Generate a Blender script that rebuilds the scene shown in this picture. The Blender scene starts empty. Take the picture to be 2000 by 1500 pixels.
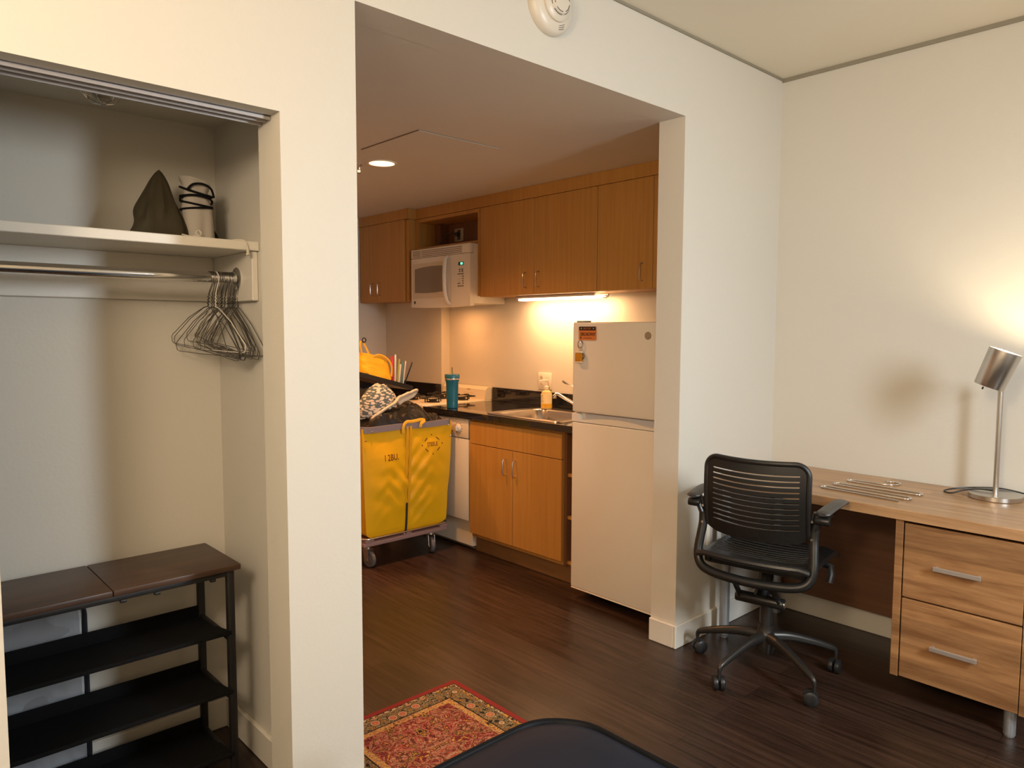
import bpy, bmesh, math, random
from mathutils import Vector, Matrix, Euler, noise
R = math.radians
PI = math.pi
random.seed(7)
SC = bpy.context.scene
COL = SC.collection

# ------------------------------------------------------------------ camera, world, lights
cam_d = bpy.data.cameras.new('camera'); cam = bpy.data.objects.new('camera', cam_d); COL.objects.link(cam)
SC.camera = cam
cam_d.sensor_width = 36.0; cam_d.lens = 1423.2 / 2000 * 36; cam_d.clip_start = 0.02
yaw, pitch, roll = -0.7443, 0.0745, 0.0032
fw = Vector((-math.sin(yaw), math.cos(yaw), 0)); rt = Vector((math.cos(yaw), math.sin(yaw), 0)); up = Vector((0, 0, 1))
f2 = fw * math.cos(pitch) - up * math.sin(pitch); u2 = up * math.cos(pitch) + fw * math.sin(pitch)
r3 = rt * math.cos(roll) + u2 * math.sin(roll); u3 = u2 * math.cos(roll) - rt * math.sin(roll)
M = Matrix((r3, u3, -f2)).transposed().to_4x4(); M.translation = Vector((-3.5381, -1.8447, 1.427))
cam.matrix_world = M

W = bpy.data.worlds.new('world'); SC.world = W; W.use_nodes = True
W.node_tree.nodes['Background'].inputs[0].default_value = (0.55, 0.62, 0.75, 1)
W.node_tree.nodes['Background'].inputs[1].default_value = 0.6
SC.view_settings.view_transform = 'Standard'; SC.view_settings.look = 'None'
SC.view_settings.exposure = 0.0; SC.view_settings.gamma = 1.0; SC.view_settings.use_curve_mapping = False

def light(name, kind, loc, energy, color, target=None, **kw):
    d = bpy.data.lights.new(name, kind); d.energy = energy; d.color = color
    for k, v in kw.items(): setattr(d, k, v)
    o = bpy.data.objects.new(name, d); COL.objects.link(o); o.location = loc
    if target is not None:
        o.rotation_euler = (Vector(target) - Vector(loc)).to_track_quat('-Z', 'Y').to_euler()
    return o
# daylight through the narrow window behind the camera
light('daylight', 'AREA', (-1.50, -2.86, 1.80), 52, (0.84, 0.93, 1.0), (-1.50, 0, 0.05), shape='RECTANGLE', size=0.34, size_y=0.85, spread=R(150))
# warm room lamp to the left of the frame
light('room_lamp_light', 'POINT', (-4.30, -1.55, 2.15), 112, (1.0, 0.79, 0.57), shadow_soft_size=0.22)
# kitchen recessed downlight
light('downlight_bulb', 'SPOT', (-1.295, 1.655, 2.33), 185, (1.0, 0.43, 0.15), (-1.295, 1.655, 0), spot_size=R(138), spot_blend=1.0, shadow_soft_size=0.06)
light('added_downlight_fill', 'SPOT', (-1.80, 2.70, 2.33), 150, (1.0, 0.43, 0.15), (-1.80, 2.70, 0), spot_size=R(135), spot_blend=0.9, shadow_soft_size=0.06)  # unseen second downlight, added for more warm light in the kitchen
# lamp over the range, under the microwave
o = light('range_hood_bulb', 'AREA', (-0.24, 2.42, 1.583), 2.4, (1.0, 0.40, 0.12), shape='RECTANGLE', size=0.08, size_y=0.16)
# strip light under the wall cabinets
o = light('under_cabinet_strip', 'AREA', (-0.13, 1.41, 1.617), 9.5, (1.0, 0.52, 0.22), shape='RECTANGLE', size=0.03, size_y=0.70); o.rotation_euler = (0, R(-18), 0)

# ------------------------------------------------------------------ materials
def mat(name, color, rough=0.5, metal=0.0, spec=0.5, **kw):
    m = bpy.data.materials.new(name); m.use_nodes = True
    b = m.node_tree.nodes['Principled BSDF']
    b.inputs['Base Color'].default_value = (*color, 1); b.inputs['Roughness'].default_value = rough
    b.inputs['Metallic'].default_value = metal; b.inputs['Specular IOR Level'].default_value = spec
    nt = m.node_tree
    if 'bump' in kw:
        sc, st = kw['bump']
        tc = nt.nodes.new('ShaderNodeTexCoord'); n = nt.nodes.new('ShaderNodeTexNoise'); n.inputs['Scale'].default_value = sc
        n.inputs['Detail'].default_value = 4
        bp = nt.nodes.new('ShaderNodeBump'); bp.inputs['Strength'].default_value = st; bp.inputs['Distance'].default_value = 0.004
        nt.links.new(tc.outputs['Object'], n.inputs['Vector']); nt.links.new(n.outputs['Fac'], bp.inputs['Height'])
        nt.links.new(bp.outputs['Normal'], b.inputs['Normal'])
    if 'alpha' in kw: b.inputs['Alpha'].default_value = kw['alpha']
    if 'trans' in kw: b.inputs['Transmission Weight'].default_value = kw['trans']
    if 'coat' in kw: b.inputs['Coat Weight'].default_value = kw['coat']
    if 'emit' in kw:
        b.inputs['Emission Color'].default_value = (*kw['emit'][0], 1); b.inputs['Emission Strength'].default_value = kw['emit'][1]
    if 'vary' in kw:   # slow colour variation: (other colour, scale xyz)
        c2, s3 = kw['vary']
        tc = nt.nodes.new('ShaderNodeTexCoord'); mp = nt.nodes.new('ShaderNodeMapping'); mp.inputs['Scale'].default_value = s3
        n = nt.nodes.new('ShaderNodeTexNoise'); n.inputs['Scale'].default_value = 1.0; n.inputs['Detail'].default_value = 5; n.inputs['Roughness'].default_value = 0.6
        cr = nt.nodes.new('ShaderNodeValToRGB'); cr.color_ramp.elements[0].position = 0.35; cr.color_ramp.elements[1].position = 0.65
        cr.color_ramp.elements[0].color = (*color, 1); cr.color_ramp.elements[1].color = (*c2, 1)
        nt.links.new(tc.outputs['Object'], mp.inputs[0]); nt.links.new(mp.outputs[0], n.inputs['Vector'])
        nt.links.new(n.outputs['Fac'], cr.inputs[0]); nt.links.new(cr.outputs[0], b.inputs['Base Color'])
    return m

def wood(name, c1, c2, scale, rough=0.4, blocks=None, axis_dark=0.0, **kw):
    m = mat(name, c1, rough, **kw); nt = m.node_tree; b = nt.nodes['Principled BSDF']
    tc = nt.nodes.new('ShaderNodeTexCoord'); mp = nt.nodes.new('ShaderNodeMapping'); mp.inputs['Scale'].default_value = scale
    n = nt.nodes.new('ShaderNodeTexNoise'); n.inputs['Scale'].default_value = 1; n.inputs['Detail'].default_value = 8; n.inputs['Roughness'].default_value = 0.65; n.inputs['Distortion'].default_value = 0.4
    cr = nt.nodes.new('ShaderNodeValToRGB'); e = cr.color_ramp.elements; e[0].position = 0.32; e[1].position = 0.68; e[0].color = (*c1, 1); e[1].color = (*c2, 1)
    L = nt.links.new
    L(tc.outputs['Object'], mp.inputs[0]); L(mp.outputs[0], n.inputs['Vector']); L(n.outputs['Fac'], cr.inputs[0])
    out = cr.outputs[0]
    if blocks:      # glued-up staves: (rotation, brick width, row height, offset contrast)
        axes, bw, rh, con = blocks
        sp = nt.nodes.new('ShaderNodeSeparateXYZ'); mp2 = nt.nodes.new('ShaderNodeCombineXYZ'); L(tc.outputs['Object'], sp.inputs[0]); L(sp.outputs['XYZ'.index(axes[0])], mp2.inputs[0]); L(sp.outputs['XYZ'.index(axes[1])], mp2.inputs[1])
        br = nt.nodes.new('ShaderNodeTexBrick'); br.inputs['Scale'].default_value = 1; br.inputs['Brick Width'].default_value = bw; br.inputs['Row Height'].default_value = rh
        br.inputs['Mortar Size'].default_value = kw_m.get(name, 0.0); br.inputs['Color1'].default_value = (con, con, con, 1); br.inputs['Color2'].default_value = (1, 1, 1, 1)
        br.inputs['Mortar'].default_value = (con * 0.55, con * 0.55, con * 0.55, 1); br.offset = 0.37
        mx = nt.nodes.new('ShaderNodeMixRGB'); mx.blend_type = 'MULTIPLY'; mx.inputs[0].default_value = 1
        L(mp2.outputs[0], br.inputs['Vector']); L(out, mx.inputs[1]); L(br.outputs['Color'], mx.inputs[2]); out = mx.outputs[0]
    L(out, b.inputs['Base Color'])
    bp = nt.nodes.new('ShaderNodeBump'); bp.inputs['Strength'].default_value = 0.15; bp.inputs['Distance'].default_value = 0.002
    L(n.outputs['Fac'], bp.inputs['Height']); L(bp.outputs['Normal'], b.inputs['Normal'])
    return m
kw_m = {'floor_planks': 0.0012}
WALL = mat('wall_paint', (0.63, 0.597, 0.525), 0.55, spec=0.35, bump=(90, 0.12))
CEIL = mat('ceiling_paint', (0.76, 0.70, 0.58), 0.6, spec=0.3, bump=(70, 0.08))
TRIM = mat('trim_paint', (0.68, 0.64, 0.56), 0.4)
GAP_SHADE = mat('ceiling_gap_shade', (0.26, 0.235, 0.175), 0.6)
FLOOR = wood('floor_planks', (0.014, 0.007, 0.0045), (0.070, 0.037, 0.024), (60, 2.4, 20), 0.33, blocks=('YX', 1.2, 0.125, 0.62))
CAB = wood('cabinet_oak', (0.38, 0.180, 0.038), (0.46, 0.238, 0.054), (55, 55, 1.6), 0.42)
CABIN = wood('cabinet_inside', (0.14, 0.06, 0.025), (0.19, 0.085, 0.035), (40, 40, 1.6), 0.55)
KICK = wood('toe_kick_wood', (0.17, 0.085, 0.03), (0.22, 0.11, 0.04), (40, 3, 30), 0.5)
DESK = wood('desk_oak', (0.33, 0.165, 0.068), (0.56, 0.335, 0.165), (34, 2.2, 34), 0.30, blocks=('YX', 0.60, 0.058, 0.72))
DRAW = wood('drawer_oak', (0.22, 0.098, 0.036), (0.47, 0.25, 0.105), (20, 2.6, 34), 0.40, blocks=('YZ', 5.0, 0.085, 0.70))
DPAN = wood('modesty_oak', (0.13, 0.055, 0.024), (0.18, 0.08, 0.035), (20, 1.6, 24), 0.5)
RACKTOP = wood('rustic_brown_board', (0.035, 0.018, 0.012), (0.095, 0.048, 0.028), (3, 22, 20), 0.42)
COUNTER = mat('black_countertop', (0.010, 0.009, 0.009), 0.07, spec=0.6, vary=((0.02, 0.018, 0.018), (120, 120, 120)))
APPL = mat('appliance_white', (0.72, 0.68, 0.60), 0.32, bump=(300, 0.05))
APPL2 = mat('appliance_ivory', (0.70, 0.62, 0.48), 0.35)
DWW = mat('dishwasher_white', (0.72, 0.68, 0.58), 0.3)
GREYP = mat('grey_plastic', (0.30, 0.29, 0.28), 0.4)
DGREY = mat('dark_grey_plastic', (0.05, 0.05, 0.05), 0.4)
BLK = mat('black_plastic', (0.014, 0.014, 0.014), 0.38)
BLKF = mat('black_fabric', (0.005, 0.005, 0.0055), 0.9, spec=0.15, bump=(400, 0.3))
BLKM = mat('black_painted_steel', (0.012, 0.011, 0.011), 0.45)
CHROME = mat('chrome', (0.75, 0.74, 0.72), 0.12, 1.0)
STEEL = mat('brushed_nickel', (0.56, 0.53, 0.49), 0.30, 1.0)
SSINK = mat('stainless_steel', (0.62, 0.58, 0.54), 0.22, 1.0)
ALU = mat('satin_aluminium', (0.62, 0.58, 0.54), 0.38, 0.8)
LEGM = mat('silver_leg_paint', (0.36, 0.38, 0.40), 0.35, 0.6)
WIREM = mat('hanger_wire', (0.20, 0.185, 0.165), 0.35, 0.9)
WIREW = mat('white_coated_wire', (0.72, 0.66, 0.56), 0.35)
PINK = mat('white_plate', (0.78, 0.72, 0.62), 0.35)
TRACK = mat('door_track_paint', (0.40, 0.37, 0.36), 0.4, 0.3)
YEL = mat('yellow_vinyl', (0.78, 0.42, 0.006), 0.36, spec=0.4, bump=(14, 0.25))
YEL2 = mat('yellow_webbing', (0.72, 0.40, 0.02), 0.6)
GREYV = mat('grey_vinyl_binding', (0.22, 0.19, 0.21), 0.4)
STENCIL = mat('dark_red_stencil_ink', (0.13, 0.012, 0.006), 0.6)
CARTW = mat('cart_hardwood', (0.30, 0.17, 0.14), 0.6)
RUBB = mat('grey_rubber_tyre', (0.11, 0.10, 0.095), 0.6)
JACK = mat('black_cloth', (0.0055, 0.0045, 0.004), 0.45, spec=0.35)
TEAL = mat('teal_tumbler', (0.006, 0.105, 0.17), 0.35)
OLIVE = mat('olive_canvas', (0.040, 0.030, 0.012), 0.8, bump=(60, 0.3))
SACKW = mat('offwhite_cloth', (0.40, 0.36, 0.31), 0.75, bump=(30, 0.3))
CORDW = mat('white_cord', (0.62, 0.57, 0.47), 0.8)
TBAG = mat('yellow_canvas', (0.85, 0.46, 0.01), 0.7, bump=(20, 0.3))
NAVY = mat('navy_vinyl', (0.008, 0.013, 0.025), 0.48, spec=0.16, bump=(6, 0.35))
NAVYP = mat('navy_piping', (0.003, 0.004, 0.006), 0.5, spec=0.2)
CHAIRP = mat('charcoal_chair_plastic', (0.009, 0.009, 0.0085), 0.34, bump=(300, 0.08))
CHAIRM = mat('dark_metallic_base', (0.045, 0.042, 0.038), 0.35, 0.6)
CLEARP = mat('clear_plastic_film', (0.55, 0.57, 0.60), 0.10, spec=1.0, alpha=0.45, bump=(22, 1.0))
BAGIN = mat('folded_grey_bedding', (0.22, 0.22, 0.23), 0.6, bump=(7, 0.8))

def rug_material():
    m = mat('rug_wool', (0.3, 0.1, 0.05), 0.95, spec=0.1); nt = m.node_tree; L = nt.links.new; b = nt.nodes['Principled BSDF']
    N = nt.nodes.new
    tc = N('ShaderNodeTexCoord'); sep = N('ShaderNodeSeparateXYZ'); L(tc.outputs['Object'], sep.inputs[0])
    def math_(op, a, bb=None):
        n = N('ShaderNodeMath'); n.operation = op
        for i, v in enumerate((a, bb)):
            if v is None: continue
            if isinstance(v, (int, float)): n.inputs[i].default_value = v
            else: L(v, n.inputs[i])
        return n.outputs[0]
    ex = math_('SUBTRACT', 0.33, math_('ABSOLUTE', sep.outputs[0])); ey = math_('SUBTRACT', 0.51, math_('ABSOLUTE', sep.outputs[1]))
    d = math_('MINIMUM', ex, ey)
    def ramp(fac, stops, const=True):
        r = N('ShaderNodeValToRGB'); r.color_ramp.interpolation = 'CONSTANT' if const else 'LINEAR'
        el = r.color_ramp.elements
        while len(el) < len(stops): el.new(0.5)
        for e, (p, c) in zip(el, stops): e.position = p; e.color = (*c, 1)
        L(fac, r.inputs[0]); return r.outputs[0]
    def mix(f, a, c):
        x = N('ShaderNodeMixRGB'); L(f, x.inputs[0])
        for i, v in ((1, a), (2, c)):
            if isinstance(v, tuple): x.inputs[i].default_value = (*v, 1)
            else: L(v, x.inputs[i])
        return x.outputs[0]
    # mirrored coordinates keep the motif symmetrical
    cx = N('ShaderNodeCombineXYZ'); L(math_('ABSOLUTE', sep.outputs[0]), cx.inputs[0]); L(math_('ABSOLUTE', sep.outputs[1]), cx.inputs[1])
    no = N('ShaderNodeTexNoise'); no.inputs['Scale'].default_value = 40; no.inputs['Detail'].default_value = 6; no.inputs['Distortion'].default_value = 0.6; no.inputs['Roughness'].default_value = 0.7; L(cx.outputs[0], no.inputs['Vector'])
    vo = N('ShaderNodeTexVoronoi'); vo.inputs['Scale'].default_value = 17; vo.inputs['Randomness'].default_value = 0.5; L(cx.outputs[0], vo.inputs['Vector'])
    CREAM, GOLD, RED, DARK, GRN = (0.46, 0.34, 0.17), (0.52, 0.25, 0.05), (0.20, 0.028, 0.020), (0.025, 0.015, 0.014), (0.09, 0.07, 0.025)
    nf = N('ShaderNodeTexNoise'); nf.inputs['Scale'].default_value = 20; nf.inputs['Detail'].default_value = 7; nf.inputs['Roughness'].default_value = 0.68; nf.inputs['Distortion'].default_value = 1.2; L(cx.outputs[0], nf.inputs['Vector'])
    field = ramp(nf.outputs['Fac'], [(0, DARK), (0.37, GOLD), (0.40, (0.06, 0.03, 0.02)), (0.44, RED), (0.48, CREAM), (0.50, (0.33, 0.06, 0.04)), (0.55, DARK), (0.575, RED), (0.61, GOLD), (0.65, CREAM)])
    band = ramp(no.outputs['Fac'], [(0, DARK), (0.43, GRN), (0.47, CREAM), (0.50, DARK), (0.55, GOLD), (0.58, DARK), (0.63, CREAM)])
    flower = ramp(vo.outputs['Distance'], [(0, GOLD), (0.10, (0.42, 0.12, 0.07)), (0.24, CREAM), (0.30, DARK)])
    isfl = ramp(vo.outputs['Distance'], [(0, (1, 1, 1)), (0.33, (0, 0, 0))])
    band2 = mix(isfl, band, flower)
    midb = ramp(no.outputs['Fac'], [(0, DARK), (0.42, GOLD), (0.50, CREAM), (0.53, RED), (0.57, GOLD), (0.62, GRN)])
    def step(t): 
        return math_('GREATER_THAN', d, t)
    c = mix(step(0.025), (0.24, 0.030, 0.022), DARK)
    c = mix(step(0.028), c, ramp(no.outputs['Fac'], [(0, CREAM), (0.47, DARK), (0.55, GOLD)]))
    c = mix(step(0.040), c, band2); c = mix(step(0.105), c, DARK); c = mix(step(0.110), c, midb)
    c = mix(step(0.135), c, field)
    # golden medallion ring in the field
    L(c, b.inputs['Base Color'])
    bp = N('ShaderNodeBump'); bp.inputs['Strength'].default_value = 0.5; bp.inputs['Distance'].default_value = 0.003
    n2 = N('ShaderNodeTexNoise'); n2.inputs['Scale'].default_value = 350; L(tc.outputs['Object'], n2.inputs['Vector']); L(n2.outputs['Fac'], bp.inputs['Height']); L(bp.outputs['Normal'], b.inputs['Normal'])
    return m
RUG = rug_material()

def cap_material():
    m = mat('patterned_cap_cloth', (0.1, 0.15, 0.18), 0.8); nt = m.node_tree; L = nt.links.new
    tc = nt.nodes.new('ShaderNodeTexCoord'); mp = nt.nodes.new('ShaderNodeMapping'); mp.inputs['Scale'].default_value = (38, 38, 100)
    v = nt.nodes.new('ShaderNodeTexVoronoi'); v.inputs['Scale'].default_value = 1
    r = nt.nodes.new('ShaderNodeValToRGB'); r.color_ramp.interpolation = 'CONSTANT'
    r.color_ramp.elements[0].color = (0.55, 0.52, 0.45, 1); r.color_ramp.elements[1].color = (0.07, 0.11, 0.13, 1); r.color_ramp.elements[1].position = 0.50
    L(tc.outputs['Object'], mp.inputs[0]); L(mp.outputs[0], v.inputs['Vector']); L(v.outputs['Distance'], r.inputs[0]); L(r.outputs[0], nt.nodes['Principled BSDF'].inputs['Base Color'])
    return m
CAP = cap_material()

# ------------------------------------------------------------------ mesh helpers
class MB:
    def __init__(s): s.b = bmesh.new()
    def box(s, x0, x1, y0, y1, z0, z1, bev=0.0, rot=None, seg=2):
        c = Vector(((x0 + x1) / 2, (y0 + y1) / 2, (z0 + z1) / 2)); t = bmesh.new()
        bmesh.ops.create_cube(t, size=1.0)
        for v in t.verts: v.co = Vector((v.co.x * abs(x1 - x0), v.co.y * abs(y1 - y0), v.co.z * abs(z1 - z0)))
        if bev > 0: bmesh.ops.bevel(t, geom=t.edges[:], offset=bev, segments=seg, profile=0.5, affect='EDGES')
        mt = Matrix.Translation(c)
        if rot is not None: mt = mt @ Euler(rot).to_matrix().to_4x4()
        s.add(t, mt); return s
    def add(s, t, mt=None):
        if mt is not None: bmesh.ops.transform(t, matrix=mt, verts=t.verts)
        me = bpy.data.meshes.new('tmp'); t.to_mesh(me); t.free(); s.b.from_mesh(me); bpy.data.meshes.remove(me); return s
    def tube(s, pts, r, closed=False, n=8, flat=None, cap=True):
        """sweep a circle (or flat=(a,b) rectangle-like ellipse) along points; r number or list"""
        pts = [Vector(p) for p in pts]; m = len(pts); rings = []; prev = None
        for i, p in enumerate(pts):
            a = pts[(i - 1) % m] if (closed or i > 0) else p; c = pts[(i + 1) % m] if (closed or i < m - 1) else p
            t = (c - a).normalized()
            if prev is None:
                h = Vector((0, 0, 1)) if abs(t.z) < 0.9 else Vector((1, 0, 0))
                u = t.cross(h).normalized()
            else: u = (prev - t * prev.dot(t)); u = u.normalized() if u.length > 1e-6 else t.orthogonal().normalized()
            prev = u; w = t.cross(u); rr = r[i] if isinstance(r, (list, tuple)) else r
            ra, rb = (rr, rr) if flat is None else (rr * flat[0], rr * flat[1])
            rings.append([s.b.verts.new(p + u * (math.cos(2 * PI * k / n) * ra) + w * (math.sin(2 * PI * k / n) * rb)) for k in range(n)])
        for i in range(m if closed else m - 1):
            A, B = rings[i], rings[(i + 1) % m]
            off = 0
            if closed and i == m - 1:
                off = min(range(n), key=lambda o: sum((A[k].co - B[(k + o) % n].co).length for k in range(n)))
            for k in range(n): s.b.faces.new((A[k], A[(k + 1) % n], B[(k + 1 + off) % n], B[(k + off) % n]))
        if not closed and cap:
            s.b.faces.new(rings[0][::-1]); s.b.faces.new(rings[-1])
        return s
    def cyl(s, p0, p1, r, r1=None, n=24, bev=0):
        p0, p1 = Vector(p0), Vector(p1); r1 = r if r1 is None else r1; d = (p1 - p0); L = d.length
        prof = [(0, 0), (r, 0), (r1, L), (0, L)] if bev <= 0 else [(0, 0), (r - bev, 0), (r - bev * .3, bev * .3), (r, bev), (r1, L - bev), (r1 - bev * .3, L - bev * .3), (r1 - bev, L), (0, L)]
        return s.lathe(prof, p0, d, n)
    def lathe(s, prof, origin, axis=(0, 0, 1), n=24, ang=2 * PI):
        axis = Vector(axis).normalized(); u = axis.orthogonal().normalized() if abs(axis.z) < 0.999 else Vector((1, 0, 0)); w = axis.cross(u); o = Vector(origin); rings = []
        for (r, h) in prof:
            if r < 1e-6: rings.append([s.b.verts.new(o + axis * h)])
            else: rings.append([s.b.verts.new(o + axis * h + u * (r * math.cos(2 * PI * k / n)) + w * (r * math.sin(2 * PI * k / n))) for k in range(n)])
        for A, B in zip(rings, rings[1:]):
            if len(A) == 1 and len(B) == 1: continue
            for k in range(n):
                k2 = (k + 1) % n
                if len(A) == 1: s.b.faces.new((A[0], B[k2], B[k]))
                elif len(B) == 1: s.b.faces.new((A[k], A[k2], B[0]))
                else: s.b.faces.new((A[k], A[k2], B[k2], B[k]))
        return s
    def prism(s, poly, org, ux, uy, th):
        """2D polygon placed at org with axes ux, uy, extruded by th along ux x uy"""
        ux, uy = Vector(ux), Vector(uy); nz = ux.cross(uy).normalized(); o = Vector(org)
        A = [s.b.verts.new(o + ux * a + uy * b) for a, b in poly]; B = [s.b.verts.new(v.co + nz * th) for v in A]; n = len(A)
        s.b.faces.new(A[::-1]); s.b.faces.new(B)
        for k in range(n): s.b.faces.new((A[k], A[(k + 1) % n], B[(k + 1) % n], B[k]))
        return s
    def grid(s, fn, nu, nv, wrap=False, thick=None):
        V = [[s.b.verts.new(fn(i / (nu if wrap else nu - 1), j / (nv - 1))) for j in range(nv)] for i in range(nu)]
        for i in range(nu if wrap else nu - 1):
            for j in range(nv - 1):
                i2 = (i + 1) % nu; s.b.faces.new((V[i][j], V[i2][j], V[i2][j + 1], V[i][j + 1]))
        return V
    def done(s, smooth=True, ang=35, recalc=True):
        if recalc: bmesh.ops.recalc_face_normals(s.b, faces=s.b.faces[:])
        me = bpy.data.meshes.new('m'); s.b.to_mesh(me); s.b.free()
        if smooth:
            for p in me.polygons: p.use_smooth = True
            me.set_sharp_from_angle(angle=R(ang))
        return me

def tag(o, label=None, cat=None, group=None, kind=None):
    if label: o['label'] = label
    if cat: o['category'] = cat
    if group: o['group'] = group
    if kind: o['kind'] = kind
    return o
def thing(name, loc, label, cat, rz=0, group=None):
    o = bpy.data.objects.new(name, None); o.empty_display_size = 0.05; COL.objects.link(o); o.location = loc; o.rotation_euler = (0, 0, rz)
    return tag(o, label, cat, group)
def origin_of(p):
    v = Vector((0, 0, 0))
    while p is not None: v = v + p.location; p = p.parent
    return v
def part(name, mb, m, parent, local=False, label=None, **kw):
    """child mesh; world coordinates by default (unrotated parents), local=True for the parent's own frame"""
    me = mb.done(**kw) if isinstance(mb, MB) else mb
    me.name = name; me.materials.append(m) if not me.materials else None
    o = bpy.data.objects.new(name, me); COL.objects.link(o)
    o.parent = parent
    if not local: o.location = -origin_of(parent)
    if label: o['label'] = label
    return o
def solo(name, mb, m, label=None, cat=None, group=None, kind=None, recentre=True, **kw):
    me = mb.done(**kw) if isinstance(mb, MB) else mb
    me.name = name; me.materials.append(m)
    o = bpy.data.objects.new(name, me); COL.objects.link(o)
    if recentre and kind != 'structure':
        xs = [v.co.x for v in me.vertices]; ys = [v.co.y for v in me.vertices]; zs = [v.co.z for v in me.vertices]
        c = Vector(((min(xs) + max(xs)) / 2, (min(ys) + max(ys)) / 2, min(zs)))
        me.transform(Matrix.Translation(-c)); o.location = c
    return tag(o, label, cat, group, kind)
def struct(name, mb, m): return solo(name, mb, m, kind='structure', smooth=False)
def text_mesh(body, size, org, ux, uy, th=0.0008, xs=1.0):
    c = bpy.data.curves.new('t', 'FONT'); c.body = body; c.size = size; c.align_x = 'CENTER'; c.align_y = 'CENTER'; c.extrude = th / 2; c.resolution_u = 3
    o = bpy.data.objects.new('t', c); me = bpy.data.meshes.new_from_object(o); bpy.data.objects.remove(o); bpy.data.curves.remove(c)
    ux, uy = Vector(ux), Vector(uy); mt = Matrix((ux * xs, uy, ux.cross(uy))).transposed().to_4x4(); mt.translation = Vector(org); me.transform(mt)
    me.materials.clear(); return me
def rrect(w, h, r, n=6):
    P = []
    for cx, cy, a0 in ((w / 2 - r, h / 2 - r, 0), (-w / 2 + r, h / 2 - r, 90), (-w / 2 + r, -h / 2 + r, 180), (w / 2 - r, -h / 2 + r, 270)):
        for k in range(n + 1): a = R(a0 + 90 * k / n); P.append((cx + r * math.cos(a), cy + r * math.sin(a)))
    return P
def smooth_pts(P, k=6, closed=False):
    """Catmull-Rom through P"""
    P = [Vector(p) for p in P]; n = len(P); out = []
    for i in range(n if closed else n - 1):
        p0 = P[(i - 1) % n] if closed or i > 0 else P[0]; p1 = P[i]; p2 = P[(i + 1) % n]; p3 = P[(i + 2) % n] if closed or i + 2 < n else P[-1]
        for j in range(k):
            t = j / k; out.append(0.5 * ((2 * p1) + (p2 - p0) * t + (2 * p0 - 5 * p1 + 4 * p2 - p3) * t * t + (3 * p1 - p0 - 3 * p2 + p3) * t ** 3))
    if not closed: out.append(P[-1])
    return out

# ------------------------------------------------------------------ the room
XCL, XCR, XOL, XOR = -3.312, -2.666, -2.439, -0.838        # closet opening, kitchen opening
HC, HO, H = 1.993, 2.339, 2.681
T = 0.134
XP = -2.565                                                # closet side of the partition
YB = 0.72                                                  # closet back wall
YK = 3.51                                                  # kitchen far wall
struct('floor', MB().box(-5.1, 0.14, -3.0, YK + 0.14, -0.1, 0), FLOOR)
struct('ceiling', MB().box(-5.1, 0.14, -3.0, T - .01, H, H + 0.1), CEIL)
struct('ceiling_kitchen', MB().box(XP + .02, 0.14, T - 0.001, YK + 0.14, HO, HO + 0.08), WALL)
struct('ceiling_closet', MB().box(-3.92, XP + .01, T - .001, YB + 0.1, 2.105, 2.18), WALL)
struct('wall_right', MB().box(0, 0.12, -3.0, 2.726, 0, H), WALL)
struct('wall_kitchen_side', MB().box(-0.08, 0.12, 2.726, YK + 0.1, 0, HO), WALL)
struct('wall_kitchen_far', MB().box(XOL, 0.0, YK, YK + 0.12, 0, HO), WALL)
w = MB(); w.box(-5.0, XCL, 0, T, 0, H); w.box(XCL, XCR, 0, T, HC, H); w.box(XCR, XOL, 0, T, 0, H); w.box(XOL, XOR, 0, T, HO, H); w.box(XOR, 0, 0, T, 0, H)
struct('wall_front', w, WALL)
struct('wall_partition', MB().box(XP, XOL, T, YK + .1, 0, HO), WALL)
struct('wall_closet_back', MB().box(-3.9, XP, YB, YB + 0.1, 0, 2.11), WALL)
struct('wall_closet_left', MB().box(-3.9, -3.8, T, YB, 0, 2.11), WALL)
struct('wall_left', MB().box(-5.1, -5.0, -3.0, T, 0, H), WALL)
w = MB(); w.box(-5.0, -1.70, -3.0, -2.88, 0, H); w.box(-1.30, 0, -3.0, -2.88, 0, H); w.box(-1.70, -1.30, -3.0, -2.88, 0, 0.82); w.box(-1.70, -1.30, -3.0, -2.88, 2.02, H)
struct('wall_rear', w, WALL)
w = MB()
for a in ((-1.70, -1.67, 0.82, 2.02), (-1.33, -1.30, 0.82, 2.02), (-1.67, -1.33, 0.82, 0.85), (-1.67, -1.33, 1.99, 2.02)): w.box(a[0], a[1], -2.96, -2.90, a[2], a[3])
struct('window_1', w, TRIM)
# dark strips painting in the shade of the gap between ceiling and walls
struct('gap_shade_1', MB().box(-5.0, -0.0, -0.006, 0, H - 0.011, H), GAP_SHADE)
struct('gap_shade_2', MB().box(-0.008, 0, -2.88, 0, H - 0.018, H), GAP_SHADE)
# baseboards
BH, BT = 0.105, 0.015
def bb(name, *boxes):
    w = MB()
    for (x0, x1, y0, y1) in boxes: w.box(x0, x1, y0, y1, 0, BH, 0.003, seg=1)
    struct(name, w, TRIM)
bb('baseboard_front', (XOR - BT, 0, -BT, 0), (XOR - BT, XOR, 0, T), (XCR, XOL, -BT, 0), (-5.0, XCL, -BT, 0))
bb('baseboard_right', (-BT, 0, -2.88, -BT))
bb('baseboard_closet', (-3.8, XP, YB - BT, YB), (XP - BT, XP, T, YB - BT))
bb('baseboard_kitchen', (XOL, XOL + BT, T, YK))
# closet head track
w = MB(); w.box(XCL, XCR - .002, 0.052, 0.057, 1.981, HC); w.box(XCL, XCR - .002, 0.078, 0.083, 1.979, HC); w.box(XCL, XCR - .002, 0.104, 0.110, 1.976, HC); w.box(XCL, XCR - .002, 0.052, 0.110, 1.989, HC - 0.0005)
solo('sliding_door_track', w, TRACK, 'grey two-channel sliding door track under the closet opening head', 'door track')

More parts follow.
